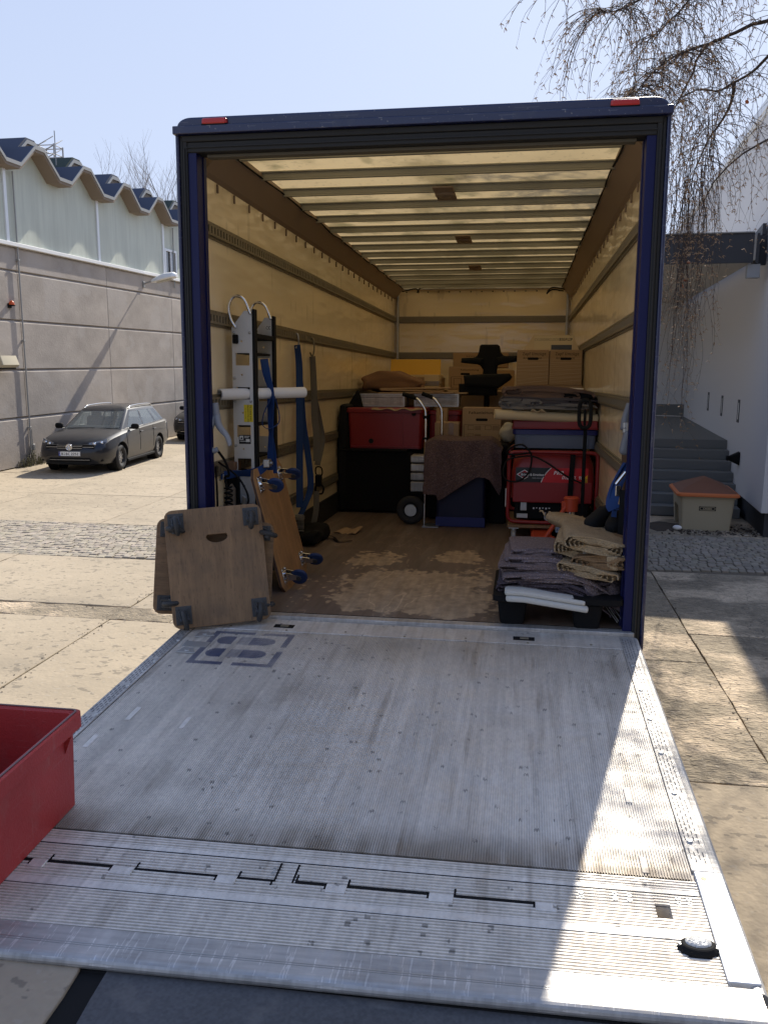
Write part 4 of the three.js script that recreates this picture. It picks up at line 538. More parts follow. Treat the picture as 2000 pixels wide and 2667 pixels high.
  for (let i = 0; i < 15; i++) { const z = -0.53 - i * 0.488; part('roof_bow', [B(-1.12, 1.12, 2.566, 2.606, z - 0.028, z + 0.028, 0.004), B(-1.12, 1.12, 2.556, 2.566, z + 0.004, z + 0.03), B(-1.12, 1.12, 2.599, 2.606, z - 0.05, z - 0.028), B(-1.12, 1.12, 2.599, 2.606, z + 0.028, z + 0.045)], MT.bow, truck); }
  for (const z of [-1.51, -3.4, -5.33]) { const l = part('interior_lamp', B(-0.035, 0.1, 2.546, 2.556, z - 0.2, z + 0.2, 0.003), MT.cove, truck); part('lamp_ring', uvm(new THREE.TorusGeometry(0.055, 0.014, 10, 28).rotateX(Math.PI / 2).translate(0.033, 2.544, z)), MT.cove, l); part('lamp_cover', uvm(new THREE.SphereGeometry(0.05, 20, 10).scale(1, 0.5, 1).translate(0.033, 2.544, z)), mat([0.24, 0.18, 0.12], 0.3), l); }
  // rear frame
  for (const s of [-1, 1]) {
    part('rear_post', [B(s * 1.143, s * 1.19, -0.02, 2.49, -0.1, -0.012, 0.004), B(s * 1.137, s * 1.146, 0, 2.48, -0.14, -0.1)], MT.blue, truck);
    part('post_seal', [B(s * 1.189, s * 1.214, -0.08, 2.56, -0.1, 0.0, 0.006), B(s * 1.214, s * 1.232, -0.08, 2.56, -0.1, -0.006, 0.005), B(s * 1.2, s * 1.208, -0.08, 2.5, 0, 0.008, 0.003)], MT.seal, truck);
    part('post_corner', B(s * 1.232, s * 1.252, -0.1, 2.57, -0.12, 0.004, 0.008), MT.navy, truck);
  }
  part('header_seal', [B(-1.19, 1.19, 2.478, 2.53, -0.12, -0.004, 0.006), B(-1.214, 1.214, 2.53, 2.562, -0.12, 0.004, 0.006), B(-1.19, 1.19, 2.5, 2.506, -0.004, 0.003)], MT.seal, truck);
  part('header_trim', B(-1.1, 1.1, 2.462, 2.478, -0.11, -0.05, 0.004), mat([0.1, 0.09, 0.065], 0.7), truck);
  part('header', [B(-1.256, 1.256, 2.563, 2.604, -0.13, 0.03, 0.005)], MT.navy, truck);
  const cap = []; const ro = (y, z0, in_) => { const o = []; for (let i = 0; i <= 10; i++) { const a = i / 10 * Math.PI / 2; o.push([1.235 - in_ - 0.075 + 0.075 * Math.cos(a), y]); } return o; };
  { const P = []; for (let i = 0; i <= 8; i++) { const a = i / 8 * Math.PI / 2; P.push([1.165 + 0.075 * Math.cos(a), 2.604 + 0.047 * Math.sin(a)]); } for (let i = 8; i >= 0; i--) { const a = i / 8 * Math.PI / 2; P.push([-1.165 - 0.075 * Math.cos(a), 2.604 + 0.047 * Math.sin(a)]); } part('roof_cap', ext(P, 0.17, 0.012).translate(0, 0, -0.16), MT.navy, truck); }
  for (const x of [-1.028, 1.03]) { const l = part('marker_lamp', B(x - 0.068, x + 0.068, 2.603, 2.638, -0.02, 0.032, 0.012), MT.lens, truck); part('lamp_base', B(x - 0.07, x + 0.07, 2.598, 2.61, -0.02, 0.03, 0.004), MT.black, l); }
  part('sill', [B(-1.2, 1.2, -0.03, -0.003, -0.05, 0.02, 0.004)], MT.alu, truck); part('sill_seam', B(-1.19, 1.19, -0.02, -0.0005, -0.056, -0.05), MT.black, truck);
  // chassis and cab, mostly out of sight
  part('chassis_rail', [B(-0.45, -0.36, -0.42, -0.16, -9.2, -0.2), B(0.36, 0.45, -0.42, -0.16, -9.2, -0.2), ...[0, 1, 2, 3, 4, 5].map((i) => B(-1.15, 1.15, -0.16, -0.1, -7.4 + i * 1.4, -7.3 + i * 1.4))], MT.black, truck);
  part('under_run_bar', B(-1.1, 1.1, -0.72, -0.6, -0.5, -0.4, 0.02), MT.black, truck);
  for (const z of [-2.4, -7.0]) for (const s of [-1, 1]) { const w = part('wheel', [uvm(new THREE.TorusGeometry(0.32, 0.13, 14, 32).rotateY(Math.PI / 2).translate(s * 1.02, -0.64 - 0.006 * z, z))], MT.tyre, truck); part('rim', [cyl(V(s * 0.95, -0.64 - 0.006 * z, z), V(s * 1.08, -0.64 - 0.006 * z, z), 0.23, 0.2, 24)], MT.steel, w); }
  part('cab', [loft([[-7.85, 0.4], [-7.9, 1.3], [-8.3, 1.75], [-9.5, 1.75]].map(([z, y]) => rr(0, -8.8, 2.1, 1.8, 0.2, y))), B(-1.05, 1.05, -0.6, 0.45, -9.7, -7.9, 0.1)], MT.navy, truck); part('cab_window', [B(-0.9, 0.9, 0.7, 1.45, -9.72, -9.69, 0.01), B(-1.06, -1.04, 0.75, 1.4, -9.4, -8.6), B(1.04, 1.06, 0.75, 1.4, -9.4, -8.6)], MT.glass, truck);
}
// tail-lift platform: a plane that falls 63 mm per metre from the hinge
{
  const S = 0.063, Y0 = -0.025, lay = (g) => { const p = g.attributes.position; for (let i = 0; i < p.count; i++) { const z = p.getZ(i), x = p.getX(i), zz = z - 0.028 * x * (z / 2.6) ** 2; p.setZ(i, zz); p.setY(i, p.getY(i) + Y0 - S * zz); } g.computeVertexNormals(); return g; };
  const uvp = (g) => { const p = g.attributes.position, uv = g.attributes.uv; for (let i = 0; i < p.count; i++) uv.setXY(i, p.getX(i) / 2.42 + 0.5, p.getZ(i) / 2.6); return g; };
  const sub = (n, G, m, parent, keepUv) => { let g = Array.isArray(G) ? M(G) : G; if (!keepUv) g = uvp(g); return part(n, lay(g), m, parent); };
  const tl = part('tail_lift', lay(uvp(cut(B(-1.15, 1.135, -0.045, -0.004, 0.2, 2.48), [B(0.992, 1.034, -0.1, 0.1, 2.19, 2.245)]))), MT.plate, truck);
  const ribs = (n, a0, a1, b0, b1, along, h, bseg) => {   // a corrugated sheet: n ribs between a0 and a1, from b0 to b1
    const q = [], pit = (a1 - a0) / n; for (let i = 0; i < n; i++) { const a = a0 + i * pit; q.push([a, 0], [a + pit * 0.42, 0], [a + pit * 0.5, h], [a + pit * 0.92, h]); } q.push([a1, 0]);
    const pos = []; for (let k = 0; k < bseg; k++) { const c0 = b0 + (b1 - b0) * k / bseg, c1 = b0 + (b1 - b0) * (k + 1) / bseg; for (let i = 0; i + 1 < q.length; i++) { const P = (j, b) => (along === 'z' ? [q[j][0], q[j][1], b] : [b, q[j][1], q[j][0]]); pos.push(...P(i, c0), ...P(i, c1), ...P(i + 1, c0), ...P(i + 1, c0), ...P(i, c1), ...P(i + 1, c1)); } }
    const g = new THREE.BufferGeometry(); g.setAttribute('position', new THREE.Float32BufferAttribute(pos, 3)); g.computeVertexNormals(); return uvm(g);
  };
  const rf = sub('ribbed_deck', ribs(275, -1.135, 1.12, 0.212, 2.062, 'z', 0.004, 12), MT.plate, tl); rf.userData.kind = 'stuff';
  sub('hinge_strip', B(-1.14, 1.13, -0.012, 0.004, 0.024, 0.205, 0.003), MT.plate, tl);
  for (const x of [-0.66, 0.63]) { sub('latch_recess', [B(x - 0.055, x + 0.055, 0.004, 0.0052, 0.105, 0.155)], MT.black, tl); sub('latch_bolt', B(x - 0.02, x + 0.025, 0.0045, 0.009, 0.118, 0.14, 0.002), MT.rail, tl); }
  for (let i = 0; i < 7; i++) sub('screw', cyl(V(-0.95 + i * 0.32, 0.003, 0.17 + (i % 2) * 0.02), V(-0.95 + i * 0.32, 0.0065, 0.17 + (i % 2) * 0.02), 0.007, 0.006, 10), MT.rail, tl);
  // side profiles with punched slots and rivets
  for (const s of [-1, 1]) {
    const x0 = s < 0 ? -1.205 : 1.122, x1 = s < 0 ? -1.138 : 1.19, sp = sub('side_profile', [B(x0, x1, -0.05, 0.006, 0.03, s > 0 ? 2.02 : 2.5, 0.004), uvm(new THREE.CylinderGeometry(0.024, 0.024, 2.47, 14).rotateX(Math.PI / 2).translate(s * 1.198, -0.02, 1.265))], MT.alu, tl, true);
    const sl = []; for (let r = 0; r < 4; r++) for (let i = 0; i < 56; i++) { const z = 0.07 + i * 0.034 + (r % 2) * 0.017; if (z < 1.97 && !(i % 9 === 8)) sl.push(B(x0 + 0.01 + r * 0.013, x0 + 0.013 + r * 0.013, 0.0055, 0.0072, z, z + 0.022)); }
    const q = sub('slot', sl, mat([0.16, 0.155, 0.15], 0.7), tl); q.userData.kind = 'stuff';
    for (let i = 0; i < 6; i++) sub('rivet', cyl(V(s * 1.146 - 0.001, 0.005, 0.42 + i * 0.29), V(s * 1.146 - 0.001, 0.0115, 0.42 + i * 0.29), 0.011, 0.008, 12), MT.galv, tl);
  }
  sub('cover_plate', B(1.128, 1.208, -0.05, 0.0085, 2.025, 2.475, 0.003), MT.whiteMetal, tl, true);
  for (const z of [2.06, 2.24, 2.37]) sub('rivet', cyl(V(1.15, 0.008, z), V(1.15, 0.0095, z), 0.009, 0.009, 12), MT.rail, tl);
  // front section ribbed across, flat bands, hinge slots, nose
  const bands = [[2.068, 2.118, 4], [2.14, 2.3, 12], [2.332, 2.488, 13]]; for (const [a, b, n] of bands) for (const [x0, x1] of n === 12 ? [[-1.2, 0.992], [1.034, 1.125]] : [[-1.2, 1.125]]) { const g = sub('cross_ribs', ribs(n, a, b, x0, x1, 'x', 0.0055, 8), MT.plate, tl); g.userData.kind = 'stuff'; }
  { const g = sub('cross_ribs', M([ribs(4, 2.14, 2.19, 0.992, 1.034, 'x', 0.0055, 2), ribs(4, 2.245, 2.3, 0.992, 1.034, 'x', 0.0055, 2)]), MT.plate, tl); g.userData.kind = 'stuff'; }
  sub('flat_band', [B(-1.2, 1.125, -0.01, 0.005, 2.118, 2.14, 0.002), B(-1.2, 1.125, -0.01, 0.005, 2.3, 2.332, 0.002)], MT.plate, tl); sub('seam', [B(-1.2, 1.125, -0.004, 0.0046, 2.3335, 2.336), B(-1.2, 1.125, 0, 0.0052, 2.1405, 2.143)], MT.seal, tl);
  const zs = 2.225; const hs = []; for (const [a, b, dz] of [[-1.15, -0.86, 0], [-0.81, -0.6, 0], [-0.53, -0.27, 0.004], [-0.21, -0.1, 0.004], [-0.035, 0.06, 0], [0.12, 0.36, 0], [0.43, 0.66, 0.002]]) hs.push(B(a, b, 0.0042, 0.0058, zs + dz, zs + dz + 0.011), B(a, a + 0.006, 0.0042, 0.0058, zs + dz - 0.026, zs + dz), B(b - 0.006, b, 0.0042, 0.0058, zs + dz, zs + dz + 0.026)); hs.push(B(-0.1, -0.094, 0.0042, 0.0058, 2.15, zs + 0.01), B(-0.045, -0.039, 0.0042, 0.0058, 2.15, zs + 0.01)); sub('hinge_slot', hs, MT.black, tl);
  for (const [a, b] of [[-0.86, -0.81], [-0.6, -0.53], [-0.27, -0.21], [0.06, 0.12], [0.36, 0.43], [0.66, 0.72]]) sub('hinge_knuckle', B(a, b, 0.002, 0.0085, zs + 0.004, zs + 0.04, 0.003), MT.plate, tl);
  for (const [x, z] of [[-0.11, 2.18], [-0.11, 2.2], [0.79, 2.17], [0.79, 2.19], [0.885, 2.165], [0.925, 2.165], [0.885, 2.185], [0.925, 2.185], [1.06, 2.16], [1.09, 2.16], [1.06, 2.18], [1.09, 2.18]]) sub('screw', [uvm(new THREE.TorusGeometry(0.006, 0.0018, 6, 14).rotateX(Math.PI / 2).translate(x, 0.0062, z)), cyl(V(x, 0.003, z), V(x, 0.0055, z), 0.004, 0.004, 8)], MT.galv, tl);
  { const P = []; for (let i = 0; i <= 8; i++) { const a = Math.PI / 2 - i / 8 * Math.PI * 0.9; P.push([2.585 + 0.02 * Math.cos(a), -0.0125 + 0.0175 * Math.sin(a)]); } P.push([2.49, -0.042], [2.49, 0.005]); const g = ext(P, 2.4).rotateY(-Math.PI / 2).translate(1.2, 0, 0); const nz = sub('nose', g, MT.alu, tl, true); sub('nose_groove', [B(-1.2, 1.2, 0.0046, 0.0058, 2.545, 2.5475), B(-1.2, 1.2, 0.0046, 0.0058, 2.553, 2.5545)], MT.steel, tl); sub('edge_rubber', B(-1.2, 1.2, -0.06, -0.027, 2.5, 2.604, 0.008), MT.rubber, tl); }
  for (const [x, z, w] of [[0.985, 1.61, 0.05], [0.988, 2.01, 0.04], [-1.0, 1.25, 0.06], [-1.06, 1.5, 0.05], [-0.75, 1.3, 0.05]]) sub('press_mark', B(x - 0.011, x + 0.011, 0.003, 0.006, z - w, z + w, 0.002), MT.plate, tl);
  const br = (x, z, r) => { const P = [[-0.05, -0.03], [0.05, -0.03], [0.02, 0.03], [-0.03, 0.035]]; sub('foot_bracket', [ext(P, 0.006, 0.001).rotateX(-Math.PI / 2).rotateY(r).translate(x, 0.005, z), cyl(V(x, 0.01, z), V(x, 0.014, z), 0.014, 0.012, 12)], MT.galv, tl, true); };
  br(-1.04, 0.32, 0.3); br(-1.045, 0.55, 0); sub('warning_plate', [B(-1.1, -0.97, 0.004, 0.0065, 0.42, 0.49)], MT.galv, tl, true);
  const lm = sub('flashing_lamp', loft([0, 1, 2, 3].map((k) => { const o = []; const f = [[0.054, 0.036, 0.003], [0.052, 0.034, 0.012], [0.044, 0.028, 0.02], [0.04, 0.024, 0.022]][k]; for (let i = 0; i < 28; i++) { const a = -i / 28 * 6.283; o.push([1.078 + f[0] * Math.cos(a), f[2], 2.362 + f[1] * Math.sin(a)]); } return o; })), MT.rubber, tl);
  const ln = uvm(new THREE.SphereGeometry(0.034, 24, 12, 0, 6.3, 0, 1.57).scale(1, 0.28, 0.66).translate(1.078, 0.0215, 2.358)); sub('lamp_lens', ln, mat([0.55, 0.54, 0.5], 0.25, 0, { bumpMap: TX.feltB, bumpScale: 0.004, clearcoat: 0.6 }), tl, true); sub('lamp_screw', [cyl(V(1.033, 0.012, 2.362), V(1.033, 0.019, 2.362), 0.006, 0.005, 10), cyl(V(1.123, 0.012, 2.366), V(1.123, 0.019, 2.366), 0.006, 0.005, 10)], MT.galv, tl);
  // lifting arms under the platform
  part('lift_arm', [B(-0.7, -0.6, -0.5, -0.42, -0.6, 1.2), B(0.6, 0.7, -0.5, -0.42, -0.6, 1.2), B(-0.7, 0.7, -0.46, -0.1, 0.02, 0.1)], MT.black, truck);
}

// ---------------------------------------------------------------- the load (truck frame)
const load = (name, label, category, at, o = {}) => thing(name, label, category, at, { ...o, truck: true });
const uvFit = (m, ax, ay, x0, x1, y0, y1) => { const g = m.geometry, b = baseOf.get(m) ?? V(0, 0, 0), p = g.attributes.position, uv = g.attributes.uv; const G = (i, a) => (a === 'x' ? p.getX(i) + b.x : a === 'y' ? p.getY(i) + b.y : p.getZ(i) + b.z); for (let i = 0; i < uv.count; i++) uv.setXY(i, (G(i, ax) - x0) / (x1 - x0), (G(i, ay) - y0) / (y1 - y0)); return m; };

const spiral = (w2, h, len, turns, th, bend) => { const P = [], n = turns * 26; for (let i = 0; i <= n; i++) { const t = i / n * turns * 6.283, k = 1 - i / n * 0.93, sx = w2 / 2 - h / 2; P.push([(Math.sign(Math.cos(t)) * sx * Math.min(1, Math.abs(Math.cos(t)) * 1.6)) * (0.35 + 0.65 * k) + h / 2 * k * Math.cos(t), h / 2 * k * Math.sin(t) * (1 + 0.05 * Math.sin(i * 0.9))]); } const rings = P.map(([x, y], i) => { const a = P[Math.max(0, i - 1)], b = P[Math.min(P.length - 1, i + 1)], L = Math.hypot(b[0] - a[0], b[1] - a[1]) || 1, nx = -(b[1] - a[1]) / L * th / 2, ny = (b[0] - a[0]) / L * th / 2, f = 0.012 * Math.sin(i * 1.7) + 0.006 * Math.sin(i * 5.1); return [[x + nx, y + ny, len / 2 + f], [x + nx, y + ny, -len / 2], [x - nx, y - ny, -len / 2], [x - nx, y - ny, len / 2 + f]]; }); const g = loft(bend ? rings : rings, true, true, 0.7); if (!bend) return g;
  let q = g.clone(); q.deleteAttribute('normal'); q.deleteAttribute('uv'); q = mergeVertices(q, 1e-5); const p = q.attributes.position, v = V(); for (let i = 0; i < p.count; i++) { v.fromBufferAttribute(p, i); bend(v); p.setXYZ(i, v.x, v.y, v.z); } return uvm(toCreasedNormals(q, 0.9)); };
const drape = (amp, f, seed, more) => { const N = wob(seed, f); return (v) => { v.y += amp * N(v.x, 0.3, v.z * 0.6); v.x += amp * 1.4 * N(v.z, v.y * 9, 2); v.z += amp * 1.2 * N(v.x * 0.8, v.y * 14, 5); if (more) more(v); }; };
const folded = (w, h, d, turns, seed, more, amp = 0.014) => M([spiral(w, h, d, turns, h / turns / 2 * 0.92, drape(amp, 9, seed, more)), soft(w * 0.9, h * 0.8, d * 0.92, { seg: [20, 3, 10], amp: 0.003, r: h * 0.38 }).translate(0, -h * 0.4, -0.015).applyMatrix4(new THREE.Matrix4())].map((g) => g));
// furniture dollies: board in local x, y with its casters on +z
function casterGeo() {
  return { steel: [B(-0.042, 0.042, -0.05, 0.05, 0, 0.004, 0.002), ...[[-1, -1], [1, -1], [-1, 1], [1, 1]].map(([a, b]) => cyl(V(a * 0.03, b * 0.037, 0), V(a * 0.03, b * 0.037, 0.01), 0.007, 0.006, 8)), cyl(V(0, 0, 0.004), V(0, 0, 0.018), 0.032, 0.03, 18), ...[-1, 1].map((s) => ext([[-0.03, 0.016], [0.03, 0.016], [-0.012, 0.094], [-0.03, 0.104], [-0.046, 0.092]], 0.003).applyMatrix4(new THREE.Matrix4().makeBasis(V(0, 1, 0), V(0, 0, 1), V(1, 0, 0))).translate(s * 0.019 - 0.0015, 0, 0))] };
}
function makeDolly(name, label, w, h, m, wheelM, steelM, hole, o = {}) {
  const d = load(name, label, 'furniture dolly', [0, 0, 0], { local: true }); baseOf.set(d, V(0, 0, 0));
  const ch = o.chamfer ?? 0.035, P = o.round ? (() => { const a = []; for (const [sx, sy, k] of [[1, 1, 0], [-1, 1, 1], [-1, -1, 2], [1, -1, 3]]) for (let i = 0; i <= 4; i++) { const t = (k + i / 4) * Math.PI / 2; a.push([sx * (w / 2 - ch) + ch * Math.cos(t), sy * (h / 2 - ch) + ch * Math.sin(t)]); } return a; })() : [[-w / 2 + ch, -h / 2], [w / 2 - ch, -h / 2], [w / 2, -h / 2 + ch], [w / 2, h / 2 - ch], [w / 2 - ch, h / 2], [-w / 2 + ch, h / 2], [-w / 2, h / 2 - ch], [-w / 2, -h / 2 + ch]];
  const H = []; if (hole) { const L = []; for (let i = 0; i <= 10; i++) { const t = Math.PI + i / 10 * Math.PI; L.push([hole[0] + 0.058 * Math.cos(t), hole[1] + 0.034 * Math.sin(t)]); } L.push([hole[0] + 0.052, hole[1] + 0.012], [hole[0] - 0.052, hole[1] + 0.012]); H.push(L); }
  part('board', ext(P, 0.021, 0.003, H).translate(0, 0, -0.021), m, d); part('board_edge', ext(P, 0.012, 0, [P.map(([x, y]) => [x * 0.985, y * 0.985])]).translate(0, 0, -0.0165).scale(1.002, 1.002, 1), MT.plyDark, d);
  const cx = w / 2 - (o.inx ?? 0.062), cy = h / 2 - (o.iny ?? 0.066);
  [[-1, 1], [1, 1], [-1, -1], [1, -1]].forEach(([sx, sy], i) => {
    const a = o.turn[i], G = casterGeo().steel.map((g, k) => (k < 6 ? g : g.rotateZ(a))), mv = (g) => g.translate(sx * cx, sy * cy, 0.001);
    const k = part('caster', M(G.map(mv)), steelM, d), off = V(0, -0.03, 0.085).applyAxisAngle(V(0, 0, 1), a);
    part('wheel', [mv(uvm(new THREE.CylinderGeometry(0.046, 0.046, 0.026, 26).rotateZ(Math.PI / 2).rotateZ(a)).translate(off.x, off.y, off.z)), mv(uvm(new THREE.TorusGeometry(0.042, 0.0125, 8, 26).rotateY(Math.PI / 2).rotateZ(a)).translate(off.x, off.y, off.z))], wheelM, k);
    part('hub', mv(uvm(new THREE.CylinderGeometry(0.016, 0.016, 0.05, 14).rotateZ(Math.PI / 2).rotateZ(a)).translate(off.x, off.y, off.z)), MT.casterSteel, k);
  });
  return d;
}
const pose = (o, c, X, Y) => { X = V(...X).normalize(); const Z = X.clone().cross(V(...Y)).normalize(), y = Z.clone().cross(X); o.quaternion.setFromRotationMatrix(new THREE.Matrix4().makeBasis(X, y, Z)); o.position.set(...c); };
{
  const a = makeDolly('furniture_dolly', 'plywood furniture dolly with grey casters leaning at the tail lift edge, front one', 0.525, 0.645, MT.ply, MT.greyRub, MT.casterSteel, [0.01, 0.16], { round: true, chamfer: 0.045, turn: [0.1, -0.12, 0.15, -0.2], inx: 0.06, iny: 0.07 });
  pose(a, [-1.03, 0.297, 0.13], [0.475, 0.03, -0.2], [-0.115, 0.59, -0.15]);
  const b = copy(a, 'furniture_dolly', 'dark-edged plywood dolly hidden behind the dolly with the cut-out handle'); pose(b, [-1.082, 0.262, 0.04], [-0.005, 0.59, -0.13], [-0.475, 0, 0.2]);
  for (const t of [a, b]) t.userData.group = 'plywood furniture dollies';
  const c = makeDolly('furniture_dolly', 'plywood dolly with bright blue casters standing on edge against the inner wall', 0.6, 0.79, mat(TX.ply, 0.65, 0, { color: new THREE.Color(1.55, 1.4, 1.2) }), MT.blueRub, MT.chrome, null, { turn: [0.5, 0.7, 0.35, 0.6], chamfer: 0.05, inx: 0.09, iny: 0.1 });
  c.userData.group = 'plywood furniture dollies'; pose(c, [-0.915, 0.39, -0.74], [0, 0.03, -0.6], [-0.185, 0.77, 0]);
  c.children.forEach((k) => {});
}
// stair-climbing trolley by the wall
{
  const t = load('stair_trolley', 'tall perforated aluminium stair trolley with chrome hooks strapped to the wall', 'trolley', [-1.06, 0, -0.7]);
  const hole = (x0, x1, y0, y1) => [[x0, y0], [x1, y0], [x1, y1], [x0, y1]];
  const side = (x0, x1, z, top, dt) => { const H = [1.42, 1.215, 0.985, 0.78, 0.5].map((y) => hole(x0 + 0.022, x1 - 0.022, y - 0.034 - dt, y + 0.04 - dt)); for (const y of [1.53, 1.33, 1.1, 0.88, 0.65]) { const c = []; for (let i = 0; i < 8; i++) c.push([x0 + 0.06 + 0.006 * Math.cos(i * 0.785), y - dt + 0.006 * Math.sin(i * 0.785)]); H.push(c); } return ext([[x0, 0.02], [x1, 0.02], [x1, top], [x1 - 0.05, top], [x0, top - 0.1]], 0.006, 0.001, H).translate(0, 0, z); };
  part('side_plate', side(-1.158, -1.028, -0.555, 1.71, 0), mat([0.62, 0.62, 0.6], 0.4, 0.4), t); part('side_plate', side(-1.15, -1.03, -0.98, 1.7, 0.02), mat([0.55, 0.55, 0.53], 0.4, 0.4), t);
  part('edge_guard', [B(-1.03, -1.012, 0.02, 1.72, -0.6, -0.545, 0.005), B(-1.034, -1.016, 0.02, 1.71, -1.02, -0.97, 0.005), B(-1.15, -1.02, 1.55, 1.58, -0.98, -0.58, 0.005)], MT.rubber, t);
  const inner = []; for (const y of [1.46, 1.25, 1.02, 0.82, 0.54]) inner.push(B(-1.13, -1.045, y - 0.006, y + 0.006, -0.97, -0.56)); part('cross_shelf', inner, MT.black, t);
  for (const z of [-0.555, -0.975]) part('hook', tube([[-1.13, 1.61, z + 0.012], [-1.16, 1.66, z + 0.012], [-1.172, 1.73, z + 0.012], [-1.15, 1.785, z + 0.012], [-1.11, 1.795, z + 0.012], [-1.07, 1.77, z + 0.012], [-1.035, 1.69, z + 0.012]], 0.0095, 40, 10), MT.chrome, t);
  part('bolt', [[-1.145, 1.58], [-1.045, 1.58], [-1.145, 1.31], [-1.145, 1.17], [-1.045, 1.17], [-1.145, 0.9], [-1.145, 0.75], [-1.045, 0.75]].map(([x, y]) => uvm(new THREE.SphereGeometry(0.009, 10, 8).translate(x, y, -0.547))), MT.steel, t);
  part('latch', B(-1.15, -1.115, 1.515, 1.57, -0.55, -0.53, 0.008), MT.black, t);
  part('warning_sticker', B(-1.09, -1.033, 1.045, 1.15, -0.5488, -0.5478), mat(print(96, 170, (c, w, h) => { c.fillStyle = '#d9c224'; c.fillRect(0, 0, w, h); c.save(); c.translate(w / 2, h / 2); c.rotate(Math.PI / 2); c.fillStyle = '#2a240c'; c.font = 'bold 22px serif'; c.textAlign = 'center'; c.fillText('PILGRIM ENG.', 0, -14); c.fillText('PRODUCTS LTD', 0, 12); c.font = '11px serif'; c.fillText('stair climbing trolley', 0, 34); c.restore(); }), 0.6), t); uvFit(t.children.at(-1), 'x', 'y', -1.09, -1.033, 1.045, 1.15);
  part('type_plate', B(-1.125, -1.05, 0.91, 0.965, -0.5488, -0.5478), mat(print(120, 90, (c, w, h) => { c.fillStyle = '#15161a'; c.fillRect(0, 0, w, h); c.fillStyle = '#d8d8d2'; c.fillRect(8, 8, 36, 42); c.fillRect(54, 10, 56, 6); c.fillRect(54, 24, 44, 5); c.fillRect(8, 60, 104, 6); c.fillRect(70, 40, 40, 30); c.fillStyle = '#15161a'; c.beginPath(); c.moveTo(14, 44); c.lineTo(26, 14); c.lineTo(38, 44); c.fill(); }), 0.5), t); uvFit(t.children.at(-1), 'x', 'y', -1.125, -1.05, 0.91, 0.965);
  part('approval_mark', B(-1.075, -1.04, 1.62, 1.65, -0.9735, -0.9725), mat(print(64, 48, (c, w, h) => { c.fillStyle = '#c9c9c4'; c.fillRect(0, 0, w, h); c.strokeStyle = '#111'; c.lineWidth = 5; c.beginPath(); c.arc(24, 24, 15, 1, 5.28); c.stroke(); c.beginPath(); c.arc(52, 24, 15, 1, 5.28); c.stroke(); c.fillStyle = '#111'; c.fillRect(38, 22, 14, 5); }), 0.5), t); uvFit(t.children.at(-1), 'x', 'y', -1.075, -1.04, 1.62, 1.65);
  part('motor_lever', [ext([[-1.18, 0.05], [-1.13, 0.05], [-1.135, 0.64], [-1.155, 0.67], [-1.178, 0.64]], 0.04, 0.006).translate(0, 0, -0.5), cyl(V(-1.156, 0.62, -0.45), V(-1.156, 0.62, -0.5), 0.018, 0.018, 14)], mat([0.17, 0.14, 0.11], 0.7), t); part('brake_lever', ext([[-1.12, 0.3], [-1.09, 0.3], [-1.075, 0.58], [-1.1, 0.6]], 0.02, 0.004).translate(0, 0, -0.53), MT.steel, t);
  const st = load('tie_down_strap', 'blue ratchet strap tied around the aluminium trolley', 'strap', [-1.06, 0.7, -0.6], { group: 'blue lashing straps' });
  part('webbing', [ribbon([[-1.2, 0.725, -0.42], [-1.13, 0.73, -0.5], [-1.05, 0.735, -0.52], [-1.0, 0.745, -0.55], [-0.96, 0.78, -0.6]], [[0, 1, 0.2], [0, 0.7, 0.7], [0, 1, 0], [0, 1, 0.4]], 0.052), ribbon([[-1.02, 1.43, -0.75], [-0.99, 1.34, -0.7], [-0.95, 1.2, -0.68], [-0.955, 1.02, -0.67], [-0.96, 0.85, -0.66], [-0.955, 0.74, -0.65]], [[1, 0, -0.3], [0.6, 0, 0.8], [1, 0, 0.2]], 0.05), ribbon([[-0.96, 1.19, -0.69], [-0.99, 1.1, -0.64], [-1.0, 1.03, -0.63], [-0.97, 1.0, -0.65], [-0.92, 1.03, -0.7], [-0.92, 1.1, -0.72], [-0.94, 1.2, -0.7]], [0.4, 0, 1], 0.045), ribbon([[-0.975, 1.2, -0.7], [-0.965, 1.0, -0.68], [-0.94, 0.85, -0.67], [-0.93, 0.72, -0.66]], [1, 0, 0.4], 0.03)], MT.blueStrap, st);
  part('hook', [tube([[-1.2, 0.745, -0.43], [-1.245, 0.72, -0.36], [-1.2, 0.7, -0.43], [-1.19, 0.722, -0.43]], 0.005, 20, 6, true)], MT.steel, st); part('ratchet', [B(-0.98, -0.94, 0.765, 0.815, -0.62, -0.56, 0.006), cyl(V(-0.99, 0.79, -0.6), V(-0.93, 0.79, -0.6), 0.012)], MT.steel, st);
  const tb = load('cardboard_tube', 'white cardboard tube pushed crosswise through the aluminium trolley', 'tube', [-1.0, 1.2, -0.68]);
  { const c = [], a = V(-1.19, 1.213, -0.42), b2 = V(-0.815, 1.222, -0.92); const o = new THREE.LatheGeometry([[0.026, -0.32], [0.034, -0.32], [0.034, 0.32], [0.026, 0.32], [0.026, -0.32]].map((q) => new THREE.Vector2(...q)), 24); o.applyQuaternion(new THREE.Quaternion().setFromUnitVectors(V(0, 1, 0), b2.clone().sub(a).normalize())).translate((a.x + b2.x) / 2, (a.y + b2.y) / 2, (a.z + b2.z) / 2); part('tube', uvm(o), MT.white2, tb); }
  const wb = load('wooden_block', 'brown wooden block wedged beside the aluminium trolley', 'block', [-1.19, 0.75, -0.5]); part('block', B(-1.2, -1.14, 0.745, 0.8, -0.62, -0.5, 0.003), mat([0.2, 0.11, 0.06], 0.8), wb); part('buffer', B(-1.2, -1.125, 0.4, 0.744, -0.7, -0.52, 0.01), MT.black, wb);
}
